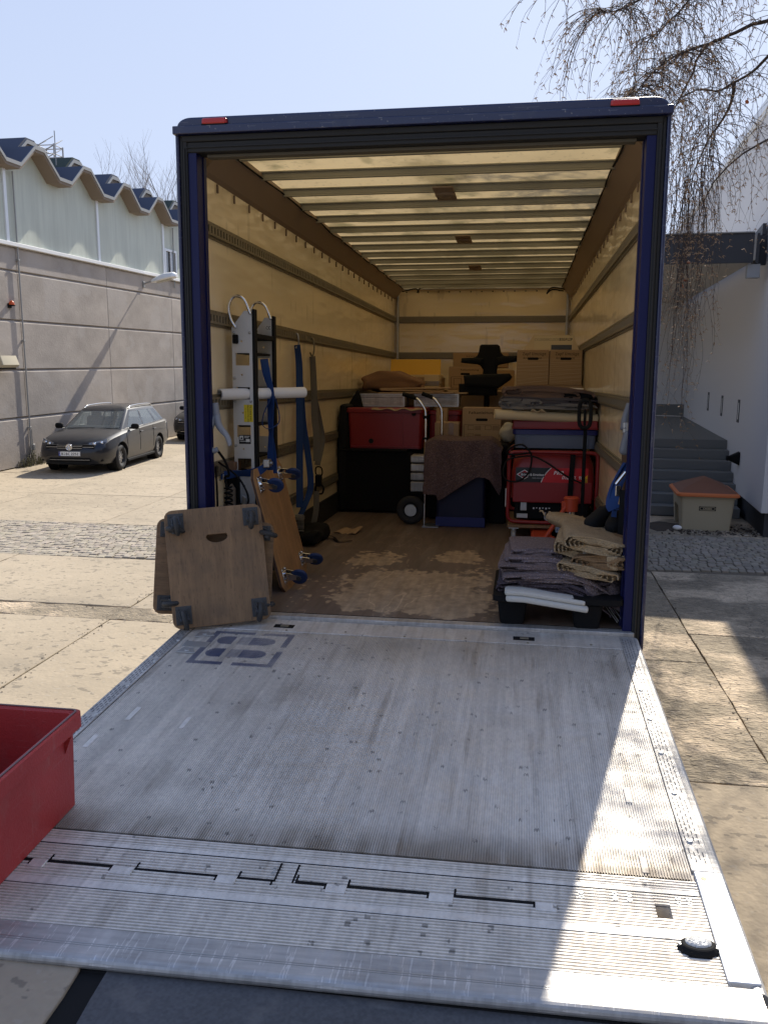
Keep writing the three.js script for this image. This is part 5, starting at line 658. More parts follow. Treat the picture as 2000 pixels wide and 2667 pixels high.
// straps hanging on the wall rail
{
  const s = load('hanging_strap', 'long blue lashing strap hanging from the wall rail', 'strap', [-1.17, 0.1, -2.15], { group: 'blue lashing straps' });
  part('hook', tube([[-1.2, 1.66, -2.15], [-1.175, 1.66, -2.15], [-1.165, 1.62, -2.15], [-1.17, 1.58, -2.16], [-1.19, 1.55, -2.15]], 0.007, 20, 7), MT.steel, s);
  part('webbing', [ribbon([[-1.18, 1.575, -2.16], [-1.16, 1.4, -2.14], [-1.15, 1.1, -2.1], [-1.14, 0.7, -2.05], [-1.13, 0.3, -2.0]], [[1, 0, 0.3], [1, 0, -0.3], [1, 0, -0.2]], 0.055), ribbon([[-1.18, 1.575, -2.15], [-1.15, 1.2, -2.16], [-1.14, 0.95, -2.18], [-1.11, 0.7, -2.2], [-1.09, 0.45, -2.2], [-1.12, 0.3, -2.12], [-1.14, 0.22, -2.02]], [[1, 0, 0.6], [1, 0, -0.4], [1, 0, 0.5]], 0.05)], MT.blueStrap, s);
  part('ratchet', [B(-1.16, -1.1, 0.2, 0.23, -2.04, -1.97, 0.004), B(-1.155, -1.105, 0.12, 0.2, -2.035, -2.02, 0.003), ...[0.24, 0.18, 0.15, 0.115].map((y) => cyl(V(-1.165, y, -1.985), V(-1.095, y, -1.985), 0.006))], MT.steel, s);
  const g = load('hanging_strap', 'grey brown lashing strap with ratchet hanging beside the long blue strap', 'strap', [-1.17, 0.1, -2.65]);
  part('hook', tube([[-1.2, 1.65, -2.65], [-1.17, 1.64, -2.65], [-1.165, 1.56, -2.66], [-1.18, 1.5, -2.66], [-1.19, 1.53, -2.62]], 0.007, 20, 7), MT.rail, g);
  part('webbing', [ribbon([[-1.18, 1.5, -2.66], [-1.165, 1.25, -2.64], [-1.15, 1.0, -2.6], [-1.13, 0.85, -2.58], [-1.12, 0.62, -2.55]], [[1, 0, 0.4], [1, 0, -0.3]], 0.06), ribbon([[-1.17, 1.2, -2.66], [-1.13, 0.95, -2.7], [-1.11, 0.78, -2.7], [-1.13, 0.58, -2.6]], [[1, 0, 0.6], [1, 0, -0.3]], 0.05), ribbon([[-1.13, 0.36, -2.56], [-1.12, 0.2, -2.5], [-1.14, 0.06, -2.45]], [1, 0, 0.1], 0.05)], MT.greyStrap, g);
  part('ratchet', [tube([[-1.14, 0.56, -2.6], [-1.09, 0.56, -2.58], [-1.085, 0.5, -2.58], [-1.14, 0.5, -2.6]], 0.006, 20, 6, true), tube([[-1.13, 0.42, -2.58], [-1.07, 0.4, -2.56], [-1.08, 0.34, -2.56], [-1.14, 0.35, -2.58]], 0.008, 20, 6, true), B(-1.14, -1.09, 0.4, 0.5, -2.62, -2.55, 0.01)], MT.black, g);
  const p = load('strap_heap', 'dark heap of straps on the floor under the hanging straps', 'straps', [-1.08, 0, -2.15]); part('heap', [soft(0.24, 0.11, 0.5, { amp: 0.03, f: 22, seed: 5 }).translate(-1.09, 0.002, -2.15), ribbon([[-1.02, 0.05, -2.2], [-0.93, 0.02, -2.3], [-0.85, 0.012, -2.15], [-0.75, 0.008, -2.2]], [0, 0.2, 1], 0.035)], MT.black, p);
  const cs = load('cardboard_scrap', 'torn scrap of cardboard lying on the floor by the dark strap heap', 'cardboard', [-0.9, 0, -2.7]); part('scrap', sheet(8, 6, (u, v) => [-0.98 + 0.2 * u + 0.03 * v, 0.006 + 0.03 * u * v + 0.01 * Math.sin(9 * u), -2.55 - 0.2 * v + 0.05 * u]), MT.card, cs);
}
// control cable and grey handle on the near post
{
  const h = load('hand_control', 'grey hooked hand control on a black cable at the rear post', 'control', [-1.12, 0.9, -0.2]);
  part('handle', [limb([[-1.13, 1.17, -0.16], [-1.125, 1.1, -0.16]], 0.02, 0.022, 10), limb([[-1.125, 1.1, -0.16], [-1.1, 1.04, -0.14], [-1.05, 0.98, -0.13], [-1.035, 0.93, -0.13]], 0.024, 0.012, 10), limb([[-1.125, 1.1, -0.16], [-1.155, 1.03, -0.14], [-1.16, 0.95, -0.13], [-1.14, 0.9, -0.13], [-1.11, 0.91, -0.13]], 0.022, 0.014, 10)], mat([0.26, 0.27, 0.29], 0.5), h);
  part('cable', [tube([[-1.12, 0.91, -0.14], [-1.09, 0.83, -0.2], [-1.09, 0.75, -0.25], [-1.13, 0.73, -0.3], [-1.12, 0.66, -0.3]], 0.008, 40, 6), tube([[-1.17, 0.82, -0.3], [-1.05, 0.73, -0.3], [-0.99, 0.6, -0.3], [-1.05, 0.5, -0.3], [-1.1, 0.55, -0.3]], 0.006, 40, 6), tube([[-1.165, 0.8, -0.24], [-1.16, 0.6, -0.24], [-1.165, 0.3, -0.24]], 0.006, 20, 6)], MT.black, h);
  const co = []; for (let i = 0; i <= 180; i++) { const t = i / 180 * 15 * 6.283; co.push([-1.105 + 0.022 * Math.cos(t), 0.68 - i / 180 * 0.42, -0.28 + 0.022 * Math.sin(t)]); } part('coiled_cable', tube(co, 0.0055, 360, 5), MT.black, h);
}
// back of the load ------------------------------------------------
const crate = (name, label, cat, x0, x1, y0, y1, z0, z1, m, o = {}) => {   // open-topped or closed plastic tub, tapered, with rim and ribs
  const cx = (x0 + x1) / 2, cz = (z0 + z1) / 2, w = x1 - x0, d = z1 - z0, k = o.taper ?? 0.94, t = load(name, label, cat, [cx, y0, cz], o);
  const R = [rr(cx, cz, w * k, d * k, 0.03, y0), rr(cx, cz, w, d, 0.03, y1 - 0.05), rr(cx, cz, w, d, 0.03, y1 - 0.001)];
  part('tub', loft(o.closed ? R : [...R, rr(cx, cz, w - 0.014, d - 0.014, 0.025, y1), rr(cx, cz, w * k - 0.014, d * k - 0.014, 0.025, y0 + 0.012)], true, true), m, t);
  if (o.rim !== 0) part('rim', loft([rr(cx, cz, w + 0.004, d + 0.004, 0.03, y1 - 0.045), rr(cx, cz, w + 0.03, d + 0.03, 0.035, y1 - 0.04), rr(cx, cz, w + 0.03, d + 0.03, 0.035, y1 - 0.003), rr(cx, cz, w - 0.006, d - 0.006, 0.03, y1 + 0.004)], false, false), o.rimM ?? m, t);
  return t;
};
const carton = (name, label, x0, x1, y0, y1, z0, z1, o = {}) => {
  const t = load(name, label, 'cardboard box', [(x0 + x1) / 2, y0, (z0 + z1) / 2], o); part('box', B(x0, x1, y0, y1, z0, z1, 0.006), o.m ?? MT.card, t);
  const xm = (x0 + x1) / 2, zm = (z0 + z1) / 2; part('flap', [B(x0 + 0.004, x1 - 0.004, y1 - 0.001, y1 + 0.004, z0 + 0.004, zm - 0.003), B(x0 + 0.004, x1 - 0.004, y1 - 0.001, y1 + 0.005, zm + 0.003, z1 - 0.004).rotateX(0)], o.m ?? MT.card, t);
  if (o.hole) part('hand_hole', ext([[-0.05, -0.012], [0.05, -0.012], [0.058, 0], [0.05, 0.014], [-0.05, 0.014], [-0.058, 0]], 0.002).translate(xm + (o.hx ?? 0), y1 - o.hole, z1 - 0.0004), MT.black, t);
  if (o.tape) part('tape', B(x0 + o.tape, x0 + o.tape + 0.05, y0 + 0.02, y1 + 0.002, z1 - 0.001, z1 + 0.001), mat([0.24, 0.14, 0.075], 0.3), t);
  if (o.print) { part('print', B(x0 + 0.006, x1 - 0.006, y0 + 0.006, y1 - 0.006, z1 + 0.0004, z1 + 0.0012), mat(print(256, 256, (c, w, h) => { c.fillStyle = '#aa8c66'; c.fillRect(0, 0, w, h); c.fillStyle = c.strokeStyle = '#3a2d22'; o.print(c, w, h); }), 0.85), t); uvFit(t.children.at(-1), 'x', 'y', x0, x1, y0, y1); }
  return t;
};
{
  // the left block: covered cabinets, red tubs, cases
  const c = load('covered_cabinet', 'black cloth-covered cabinet under the large red tub', 'cabinet', [-0.8, 0, -4.2]);
  part('cabinet', [B(-1.17, -0.44, 0.02, 0.62, -4.9, -3.72, 0.02)], MT.black, c); part('cover', [soft(0.12, 1.06, 1.1, { amp: 0.015, f: 9, seed: 8 }).translate(-1.14, 0.01, -4.25), B(-1.19, -0.5, 0.615, 0.638, -4.9, -3.68, 0.01)], MT.rubber, c);
  const red = (n, l, ...b) => { const t = crate(n, l, 'plastic tub', ...b, MT.red, { closed: true, taper: 0.97, group: null }); return t; };
  const r1 = red('red_tub', 'large dark red plastic tub on the black covered cabinet', -1.09, -0.36, 0.641, 1.035, -4.5, -3.72); part('panel_rib', [B(-0.56, -0.545, 0.66, 1.0, -3.722, -3.713), B(-1.06, -0.38, 0.655, 0.667, -3.73, -3.71)], MT.red, r1); part('plug', [cyl(V(-0.86, 0.715, -3.735), V(-0.86, 0.715, -3.722), 0.024), cyl(V(-0.44, 0.985, -3.73), V(-0.44, 0.985, -3.715), 0.022)], MT.rubber, r1);
  red('red_tub', 'smaller red tub standing behind the tall hand truck', -0.35, -0.03, 0.62, 1.0, -4.75, -4.25); const sup = load('flight_case', 'black flight case in the shadow behind the hand truck', 'case', [-0.2, 0, -4.5]); part('trunk', [B(-0.42, 0.55, 0.0, 0.617, -5.2, -3.98, 0.015)], MT.black, sup); part('latch', [B(-0.2, -0.16, 0.5, 0.56, -3.98, -3.965, 0.004), B(0.3, 0.34, 0.5, 0.56, -3.98, -3.965, 0.004)], MT.steel, sup);
  for (const [n, l, x0, x1, z] of [['aluminium_case', 'flat aluminium case on the red tub nearest the wall', -1.09, -0.58, -4.05], ['aluminium_case', 'flat aluminium case lying behind the hand truck handles', -0.5, -0.05, -4.25]]) {
    const t = load(n, l, 'case', [(x0 + x1) / 2, 1.04, z - 0.2], { group: null }); part('shell', B(x0, x1, 1.043, 1.165, z - 0.4, z, 0.008), MT.alu, t); part('edge_trim', [B(x0 - 0.003, x1 + 0.003, 1.04, 1.052, z - 0.01, z + 0.004), B(x0 - 0.003, x1 + 0.003, 1.158, 1.17, z - 0.01, z + 0.004), B(x0 - 0.003, x0 + 0.012, 1.052, 1.158, z - 0.01, z + 0.004), B(x1 - 0.012, x1 + 0.003, 1.052, 1.158, z - 0.01, z + 0.004)], MT.galv, t); part('lid_seam', B(x0 + 0.012, x1 - 0.012, 1.13, 1.133, z, z + 0.002), MT.black, t); }
  const tc = load('torn_cardboard', 'torn cardboard strip under the cases on the red tub', 'cardboard', [-0.7, 1.03, -3.75]); part('strip', sheet(20, 3, (u, v) => [-0.85 + 0.5 * u, 1.034 + 0.005 * Math.sin(u * 23) - 0.02 * v * v * (0.6 + 0.4 * Math.sin(u * 17)), -3.74 + 0.06 * v]), MT.card, tc);
  const bc = load('black_cloth', 'black cloth corner thrown over the end of the case by the wall', 'cloth', [-1.05, 1.05, -4]); part('cloth', ext([[-1.16, 1.03], [-0.99, 1.03], [-1.03, 1.19], [-1.05, 1.21]], 0.03, 0.008).translate(0, 0, -4.02), MT.rubber, bc);
  const fc = load('flat_cardboard', 'folded cardboard sheets stacked over the aluminium cases', 'cardboard', [-0.45, 1.17, -4.5]); for (const [x0, x1, y, z, r] of [[-0.87, -0.1, 1.178, -4.35, 0.02], [-0.85, -0.2, 1.2, -4.45, -0.03], [-0.82, 0.02, 1.174, -4.6, 0.0], [-0.88, -0.15, 1.222, -4.5, 0.04]]) part('cardboard_sheet', B(-(x1 - x0) / 2, (x1 - x0) / 2, -0.007, 0.007, -0.2, 0.2, 0.003).rotateZ(r * 0.5).rotateY(r).translate((x0 + x1) / 2, y, z), MT.card, fc);
  const bb = load('brown_blanket', 'brown moving blanket heaped in front of the yellow panel', 'blanket', [-0.85, 1.17, -5.2]); part('blanket', soft(0.66, 0.22, 0.6, { amp: 0.055, f: 13, seed: 14, seg: [40, 10, 30], r: 0.07, bend: (v) => { v.y *= 0.95 - 0.35 * clamp((v.x - 0.05) * 3, 0, 1) - 0.25 * clamp((-v.x - 0.15) * 4, 0, 1); } }).translate(-0.84, 1.168, -5.1), mat([0.24, 0.13, 0.07], 1, 0, { bumpMap: TX.feltB, bumpScale: 0.005 }), bb);
  const yp = load('yellow_panel', 'bright yellow panel leaning at the front wall', 'panel', [-0.76, 1.37, -6.5]); part('panel', B(-1.08, -0.44, 0, 0.2, -0.012, 0.012, 0.004).rotateX(-0.25).translate(0, 1.375, -6.4), MT.yellow, yp); part('ledge', B(-1.13, -0.42, 1.35, 1.376, -6.6, -6.25, 0.004), MT.cream, yp);
  const under = load('stacked_cartons', 'mass of brown cartons filling the front of the loading space', 'cartons', [0, 0, -6.6]); for (const [x0, x1, y1, z0, z1] of [[-1.18, -0.42, 1.165, -7.2, -4.95], [-0.4, 0.6, 1.19, -7.5, -5.25], [0.62, 1.19, 1.2, -7.5, -4.75], [-1.15, -0.45, 1.348, -7.2, -5.9]]) part('carton', B(x0, x1, 0.01, y1, z0, z1, 0.01), MT.card, under);
  const cb = load('cream_box', 'small cream wrapped box beside the yellow panel', 'box', [-0.49, 1.23, -5.9]); part('box', B(-0.58, -0.4, 1.2, 1.375, -6.1, -5.8, 0.006), MT.cream, cb); part('wrap', B(-0.583, -0.397, 1.24, 1.3, -6.103, -5.797, 0.006), MT.film, cb);
  carton('moving_box', 'brown moving box with hand hole behind the black chair', -0.3, 0.1, 1.195, 1.47, -6.5, -6.0, { hole: 0.085, print: (c, w, h) => { c.font = 'bold 22px sans-serif'; c.fillText('Faltanleitung', 90, 40); c.lineWidth = 3; c.strokeRect(20, 110, w - 40, h - 130); c.strokeRect(40, 130, 60, 70); c.strokeRect(140, 130, 70, 70); } });
  carton('moving_box', 'topmost brown box against the front wall behind the chair', -0.31, 0.4, 1.475, 1.665, -7.2, -6.75, { print: (c, w, h) => { c.globalAlpha = 0.5; c.font = 'bold 34px sans-serif'; c.fillText('umzug', 60, 70); c.beginPath(); c.arc(180, 60, 14, 0, 7); c.fill(); } });
  carton('moving_box', 'brown box with white label half hidden by the chair arm', 0.24, 0.49, 1.2, 1.43, -6.5, -6.15, { print: (c) => { c.fillStyle = '#cfc8ba'; c.fillRect(60, 40, 120, 90); c.fillStyle = '#777'; c.fillRect(70, 60, 90, 5); c.fillRect(70, 80, 100, 5); } });
  carton('moving_box', 'small brown box with brown tape beside the hand truck', -0.225, 0.005, 0.73, 0.905, -3.85, -3.62, { tape: 0.13 });
  const plinth = load('dark_flightcase', 'black flight case under the small cartons', 'case', [0.15, 0, -3.9]); part('case', B(-0.27, 0.46, 0.02, 0.715, -4.0, -3.45, 0.012), MT.black, plinth); part('edge_trim', [B(-0.275, 0.465, 0.7, 0.722, -3.47, -3.44), B(-0.275, 0.465, 0.72, 0.727, -4.0, -3.44)], MT.rubber, plinth);
  carton('moving_box', 'narrow brown carton with white label leaning behind the taped box', -0.24, -0.13, 0.73, 1.03, -4.0, -3.88, { print: (c) => { c.fillStyle = '#cfc8ba'; c.fillRect(90, 50, 50, 40); c.fillRect(90, 110, 12, 90); } });
  carton('moving_box', 'brown moving box with printed folding instructions above the draped blanket', 0.03, 0.4, 0.728, 1.045, -4.0, -3.7, { hole: 0.11, print: (c, w, h) => { c.font = 'bold 27px sans-serif'; c.textAlign = 'center'; c.fillText('Faltanleitung', w / 2, 44); c.lineWidth = 2; c.strokeRect(14, 126, w - 28, 112); c.font = '10px sans-serif'; c.textAlign = 'left'; for (const [x, y, t] of [[24, 142, '1.'], [138, 142, '2.'], [24, 205, '3.']]) { c.fillText(t, x, y); c.strokeRect(x + 14, y - 8, 38, 30); for (let k = 0; k < 4; k++) c.fillRect(x + 60, y - 6 + k * 9, 40, 3); } c.font = 'bold 12px sans-serif'; c.fillText('2. Boden', 34, 222); } });
  const pb = load('plastic_bag', 'crumpled translucent plastic bag beside the printed moving box', 'bag', [0.47, 0.74, -3.5]); part('bag', soft(0.15, 0.19, 0.16, { seg: [14, 12, 12], amp: 0.03, f: 30, seed: 21 }).translate(0.47, 0.735, -3.5), mat([0.5, 0.45, 0.33], 0.4), pb);
  // black office chair
  const ch = load('office_chair', 'black office chair set on top of the load', 'chair', [0.21, 1.2, -4.95]);
  const k = (a) => a.map(([x, y]) => [0.105 + (x - 1275) / 165 * 0.2155 + 0.0, 1.693 - (y - 200) / 255 * 0.244]);
  part('backrest', ext(k([[1285, 212], [1300, 197], [1432, 196], [1450, 212], [1462, 285], [1482, 318], [1530, 335], [1520, 400], [1440, 430], [1432, 500], [1440, 600], [1310, 600], [1318, 480], [1290, 430], [1215, 400], [1215, 352], [1262, 330], [1278, 280]]), 0.08, 0.022).translate(0, 0, -5.05), MT.rubber, ch);
  part('armrest', ext(k([[1138, 350], [1240, 346], [1320, 352], [1310, 425], [1190, 412], [1132, 402]]), 0.1, 0.025).translate(0, 0, -5.02), MT.rubber, ch); part('armrest', ext(k([[1420, 345], [1490, 328], [1592, 322], [1608, 350], [1594, 390], [1500, 412], [1420, 430]]), 0.1, 0.025).translate(0, 0, -5.02), MT.rubber, ch);
  part('seat', ext(k([[1170, 548], [1250, 538], [1540, 524], [1562, 560], [1545, 596], [1450, 690], [1180, 660]]), 0.36, 0.03).translate(0, 0, -5.0), MT.rubber, ch); part('column', [ext(k([[1130, 640], [1440, 620], [1440, 770], [1130, 770]]), 0.34, 0.03).translate(0, 0, -5.05), cyl(V(0.21, 1.0, -4.9), V(0.21, 1.3, -4.9), 0.03)], MT.rubber, ch);
  const cm = load('mail_slip', 'white paper slip stuck behind the chair back', 'paper', [0.4, 1.2, -5.3]); part('slip', B(0.37, 0.4, 1.2, 1.24, -5.3, -5.298), MT.paper, cm);
  // hand truck
  const ht = load('hand_truck', 'tall silver hand truck with black curved handles and pneumatic wheel', 'hand truck', [-0.3, 0, -3.2]);
  for (const [x, z] of [[-0.255, -3.1], [-0.14, -3.42]]) part('rail', tube([[x, 0.03, z], [x, 0.6, z], [x, 0.98, z], [x - 0.015, 1.06, z - 0.01], [x - 0.07, 1.13, z - 0.02], [x - 0.11, 1.155, z - 0.03]], 0.0125, 50, 10, false, 0.4), MT.chrome, ht);
  part('handle', [tube([[-0.345, 1.145, -3.12], [-0.4, 1.165, -3.14], [-0.47, 1.18, -3.16]], 0.02, 12, 10), tube([[-0.23, 1.145, -3.45], [-0.28, 1.165, -3.46], [-0.33, 1.18, -3.48]], 0.02, 12, 10)], MT.rubber, ht); part('joint', [cyl(V(-0.275, 0.98, -3.1), V(-0.235, 0.98, -3.1), 0.018), B(-0.275, -0.235, 0.78, 0.8, -3.12, -3.08, 0.004)], MT.black, ht);
  part('toe_plate', [B(-0.26, -0.12, 0.004, 0.012, -3.16, -2.96), B(-0.26, -0.255, 0.004, 0.2, -3.12, -3.08)], MT.steel, ht); part('cross_bar', [0.25, 0.5, 0.75].map((y) => cyl(V(-0.255, y, -3.1), V(-0.14, y, -3.42), 0.008)), MT.chrome, ht);
  const hw = part('wheel', [uvm(new THREE.TorusGeometry(0.095, 0.037, 12, 30).translate(-0.385, 0.132, -3.13))], MT.tyre, ht); part('rim', [cyl(V(-0.385, 0.132, -3.15), V(-0.385, 0.132, -3.1), 0.062, 0.054, 24), cyl(V(-0.385, 0.132, -3.1), V(-0.385, 0.132, -3.085), 0.016)], MT.galv, hw);
  const ms = load('profile_bundle', 'bundle of shiny aluminium profiles behind the hand truck', 'profiles', [-0.37, 0.2, -3.55]); for (const [y0, y1] of [[0.25, 0.35], [0.36, 0.435], [0.445, 0.52], [0.53, 0.6]]) part('profile', B(-0.44, -0.3, y0, y1, -3.7, -3.5, 0.012), MT.alu, ms); part('stand', B(-0.45, -0.29, 0.0, 0.249, -3.71, -3.49), MT.black, ms);
  // blue crate with draped blanket
  const bl = crate('blue_crate', 'dark blue plastic crate under the draped purple-brown blanket', 'crate', -0.15, 0.29, 0.003, 0.735, -3.5, -3.07, mat([0.003, 0.0045, 0.03], 0.6), { closed: true, taper: 0.99, rim: 0 }); part('band', [B(-0.152, 0.292, 0.003, 0.09, -3.065, -3.055, 0.004)], MT.crateBlue, bl);
  const db = load('draped_blanket', 'purple-brown moving blanket draped over the blue crate', 'blanket', [0.08, 0.3, -3.1]); const N = wob(61, 12);
  part('blanket', sheet(44, 30, (u, v) => { const x = -0.25 + 0.67 * u, tv = v * 1.0, top = 0.28; let y, z; if (tv < top) { y = 0.785; z = -3.42 + tv * 1.25; } else { y = 0.785 - (tv - top) * 0.72 * (0.82 + 0.2 * Math.sin(u * 5.2 + 0.8) + (u < 0.16 ? -0.1 : 0)); z = -3.03 + 0.07 * (tv - top); } const side = u > 0.86 ? (u - 0.86) * 1.6 : u < 0.1 ? (0.1 - u) * 0.9 : 0; return [x + 0.012 * N(v * 2, u, 3), y - side * 0.35 + 0.01 * N(u * 1.2, v, 1), z + 0.028 * Math.sin(u * 17 + 0.6 * Math.sin(v * 5)) * sst(top - 0.02, top + 0.25, tv) + 0.02 * N(u, v * 0.8, 7)]; }, 0.012), mat(TX.felt, 1, 0, { color: new THREE.Color(0.7, 0.58, 0.55), bumpMap: TX.feltB, bumpScale: 0.006 }), db);
  const bk = load('black_box', 'black box between the blue crate and the red generator', 'box', [0.4, 0, -3.4]); part('box', B(0.31, 0.47, 0.0, 0.72, -3.7, -3.3, 0.02), MT.black, bk); part('lid', B(0.305, 0.475, 0.7, 0.735, -3.7, -3.29, 0.01), MT.rubber, bk);
}
// generator on a board with casters
{
  const g = load('generator', 'red portable generator in a tubular frame on a wheeled board', 'generator', [0.85, 0, -2.75]);
  const lp = (z) => tube([[0.5, 0.22, z], [0.5, 0.5, z], [0.5, 0.7, z], [0.53, 0.735, z], [0.6, 0.74, z], [1.1, 0.74, z], [1.17, 0.735, z], [1.195, 0.7, z], [1.195, 0.4, z], [1.195, 0.22, z], [1.16, 0.175, z], [1.0, 0.17, z], [0.7, 0.17, z], [0.54, 0.175, z]], 0.0155, 100, 8, true, 0.3);
  part('frame', [lp(-2.42), lp(-3.1), cyl(V(0.6, 0.17, -2.42), V(0.6, 0.17, -3.1), 0.0155), cyl(V(1.1, 0.17, -2.42), V(1.1, 0.17, -3.1), 0.0155)], MT.red, g);
  part('tank', loft([[0.36, 0, 0.005], [0.55, 0.0, 0.02], [0.64, 0.01, 0.04], [0.7, 0.035, 0.06], [0.72, 0.08, 0.06]].map(([y, i, r]) => rr(0.85, -2.76, 0.655 - 2 * i, 0.64 - 2 * i, 0.03 + r, y))), MT.red, g);
  part('front_panel', B(0.535, 1.16, 0.33, 0.5, -2.5, -2.425, 0.008), MT.red, g);
  part('engine', [B(0.55, 1.14, 0.19, 0.33, -3.05, -2.47, 0.01), cyl(V(0.95, 0.26, -2.47), V(0.95, 0.26, -2.43), 0.05)], MT.black, g); part('socket_panel', [B(0.6, 0.65, 0.26, 0.33, -2.47, -2.45, 0.003), B(0.57, 0.66, 0.2, 0.235, -2.46, -2.44, 0.003)], MT.galv, g); part('gauge_marks', [0, 1, 2, 3, 4, 5].map((i) => B(0.7 + i * 0.025, 0.712 + i * 0.025, 0.272 + (i % 2) * 0.006, 0.285, -2.469, -2.467)), MT.white2, g); part('hose', tube([[0.8, 0.25, -2.45], [0.8, 0.2, -2.43], [0.84, 0.185, -2.42], [0.9, 0.2, -2.42], [0.98, 0.26, -2.44]], 0.008, 30, 6), MT.greyPlastic, g);
  const dc = part('decal', B(0.555, 1.125, 0.497, 0.615, -2.4245, -2.4225), mat(print(740, 150, (c, w, h) => { c.fillStyle = '#c4141d'; c.fillRect(0, 0, w, h); c.fillStyle = '#121317'; c.beginPath(); c.moveTo(0, 0); c.lineTo(365, 0); c.quadraticCurveTo(300, 50, 262, h); c.lineTo(0, h); c.fill(); c.strokeStyle = '#d8d8d8'; c.lineWidth = 9; c.beginPath(); c.moveTo(365, 0); c.quadraticCurveTo(300, 50, 262, h); c.stroke(); const dia = (f, s) => { c.fillStyle = f; c.beginPath(); c.moveTo(90 - 82 * s, 72); c.lineTo(90, 72 - 50 * s); c.lineTo(90 + 82 * s, 72); c.lineTo(90, 72 + 50 * s); c.fill(); }; dia('#e8e8e8', 1); dia('#a8131b', 0.84); c.fillStyle = '#121317'; c.fillRect(48, 52, 250, 42); c.fillStyle = '#f0f0f0'; c.font = 'bold 31px sans-serif'; c.fillText('Briggs & Stratton', 54, 84, 238); c.font = '12px sans-serif'; c.fillText('POWER PRODUCTS', 170, 112); c.font = 'italic bold 52px sans-serif'; c.fillText('PRO', 385, 68); c.font = 'italic bold 46px sans-serif'; c.fillText('DIESEL', 470, 112); c.fillText('100', 640, 112, 62); c.fillStyle = '#e8b31c'; c.beginPath(); c.moveTo(700, 96); c.lineTo(735, 66); c.lineTo(735, 145); c.lineTo(700, 145); c.fill(); c.fillStyle = '#222'; for (let i = 0; i < 4; i++) c.fillRect(702, 104 + i * 11, 32, 5); }), 0.35), g); uvFit(dc, 'x', 'y', 0.555, 1.125, 0.497, 0.615);
  part('label_strip', B(0.475, 0.5, 0.28, 0.43, -2.52, -2.5), MT.white2, g);
  part('board', B(0.5, 1.17, 0.128, 0.15, -3.12, -2.38, 0.004), MT.ply, g);
  for (const [x, z] of [[0.55, -2.42], [0.56, -3.0], [1.1, -2.42], [1.1, -3.0]]) { const k = part('caster', [B(x - 0.04, x + 0.04, 0.12, 0.1275, z - 0.04, z + 0.04), cyl(V(x, 0.085, z), V(x, 0.12, z), 0.022), B(x - 0.02, x - 0.016, 0.045, 0.1, z - 0.03, z + 0.03, 0.002), B(x + 0.016, x + 0.02, 0.045, 0.1, z - 0.03, z + 0.03, 0.002)], MT.galv, g); part('wheel', [cyl(V(x - 0.013, 0.052, z + 0.02), V(x + 0.013, 0.052, z + 0.02), 0.05, 0.05, 26), uvm(new THREE.TorusGeometry(0.042, 0.01, 8, 24).rotateY(Math.PI / 2).translate(x, 0.052, z + 0.02))], MT.greyPlastic, k); }
  part('strap_band', [ribbon([[1.0, 0.745, -2.6], [1.0, 0.735, -2.44], [0.998, 0.66, -2.405], [0.992, 0.52, -2.405], [0.988, 0.38, -2.41]], [1, 0, 0], 0.04), B(0.97, 1.01, 0.45, 0.5, -2.41, -2.39, 0.005)], MT.black, g);
  const cb = load('power_cable', 'black power cable looped loosely in front of the red generator', 'cable', [0.7, 0.5, -2.4]); part('cable', tube([[1.08, 0.5, -2.36], [0.95, 0.56, -2.36], [0.8, 0.66, -2.36], [0.68, 0.71, -2.37], [0.56, 0.7, -2.38], [0.49, 0.68, -2.36], [0.46, 0.62, -2.36], [0.46, 0.55, -2.36], [0.5, 0.51, -2.36], [0.58, 0.51, -2.36], [0.65, 0.57, -2.36], [0.675, 0.66, -2.36], [0.665, 0.74, -2.36], [0.6, 0.8, -2.37], [0.52, 0.78, -2.38], [0.48, 0.73, -2.4], [0.56, 0.72, -2.4], [0.72, 0.745, -2.42], [0.9, 0.755, -2.44], [1.1, 0.74, -2.48]], 0.0075, 180, 7), MT.rubber, cb);
  const gc = crate('grey_crate', 'grey-blue folding crate with dark blue rim standing on the generator', 'crate', 0.535, 1.19, 0.757, 0.91, -3.15, -2.62, MT.crateGrey, { closed: true, taper: 0.985, rimM: MT.crateBlue }); part('panel_frame', [B(0.58, 1.15, 0.865, 0.873, -2.625, -2.612), B(0.6, 0.606, 0.77, 0.85, -2.622, -2.61), B(1.12, 1.126, 0.77, 0.85, -2.622, -2.61), B(0.575, 0.66, 0.84, 0.848, -2.62, -2.61), B(1.07, 1.15, 0.84, 0.848, -2.62, -2.61)], MT.crateGrey, gc);
  const rl = load('red_tray', 'flat red plastic tray lying upside down on the grey-blue crate', 'tray', [0.86, 0.91, -2.88]); part('tray', [B(0.52, 1.2, 0.9155, 0.985, -3.16, -2.6, 0.012)], MT.red, rl); part('lip', B(0.51, 1.205, 0.9155, 0.925, -3.17, -2.59, 0.004), MT.red, rl);
  const pr = load('paper_roll', 'long cream paper roll with torn edge across the red lid', 'roll', [0.79, 0.985, -2.7]); part('roll', [cyl(V(0.37, 1.035, -2.52), V(1.195, 1.0, -2.66), 0.042, 0.038, 20), cyl(V(0.6, 1.03, -2.8), V(1.19, 1.03, -2.85), 0.045, 0.045, 16)], MT.cream, pr); part('torn_edge', sheet(10, 3, (u, v) => [0.66 + 0.12 * u, 1.055 + 0.012 * Math.sin(u * 11) * v + 0.01 * v, -2.53 + 0.03 * v]), MT.cream, pr);
  const sk = load('blanket_stack', 'brown and grey moving blankets folded on top of the paper roll', 'blankets', [0.78, 1.07, -2.8]);
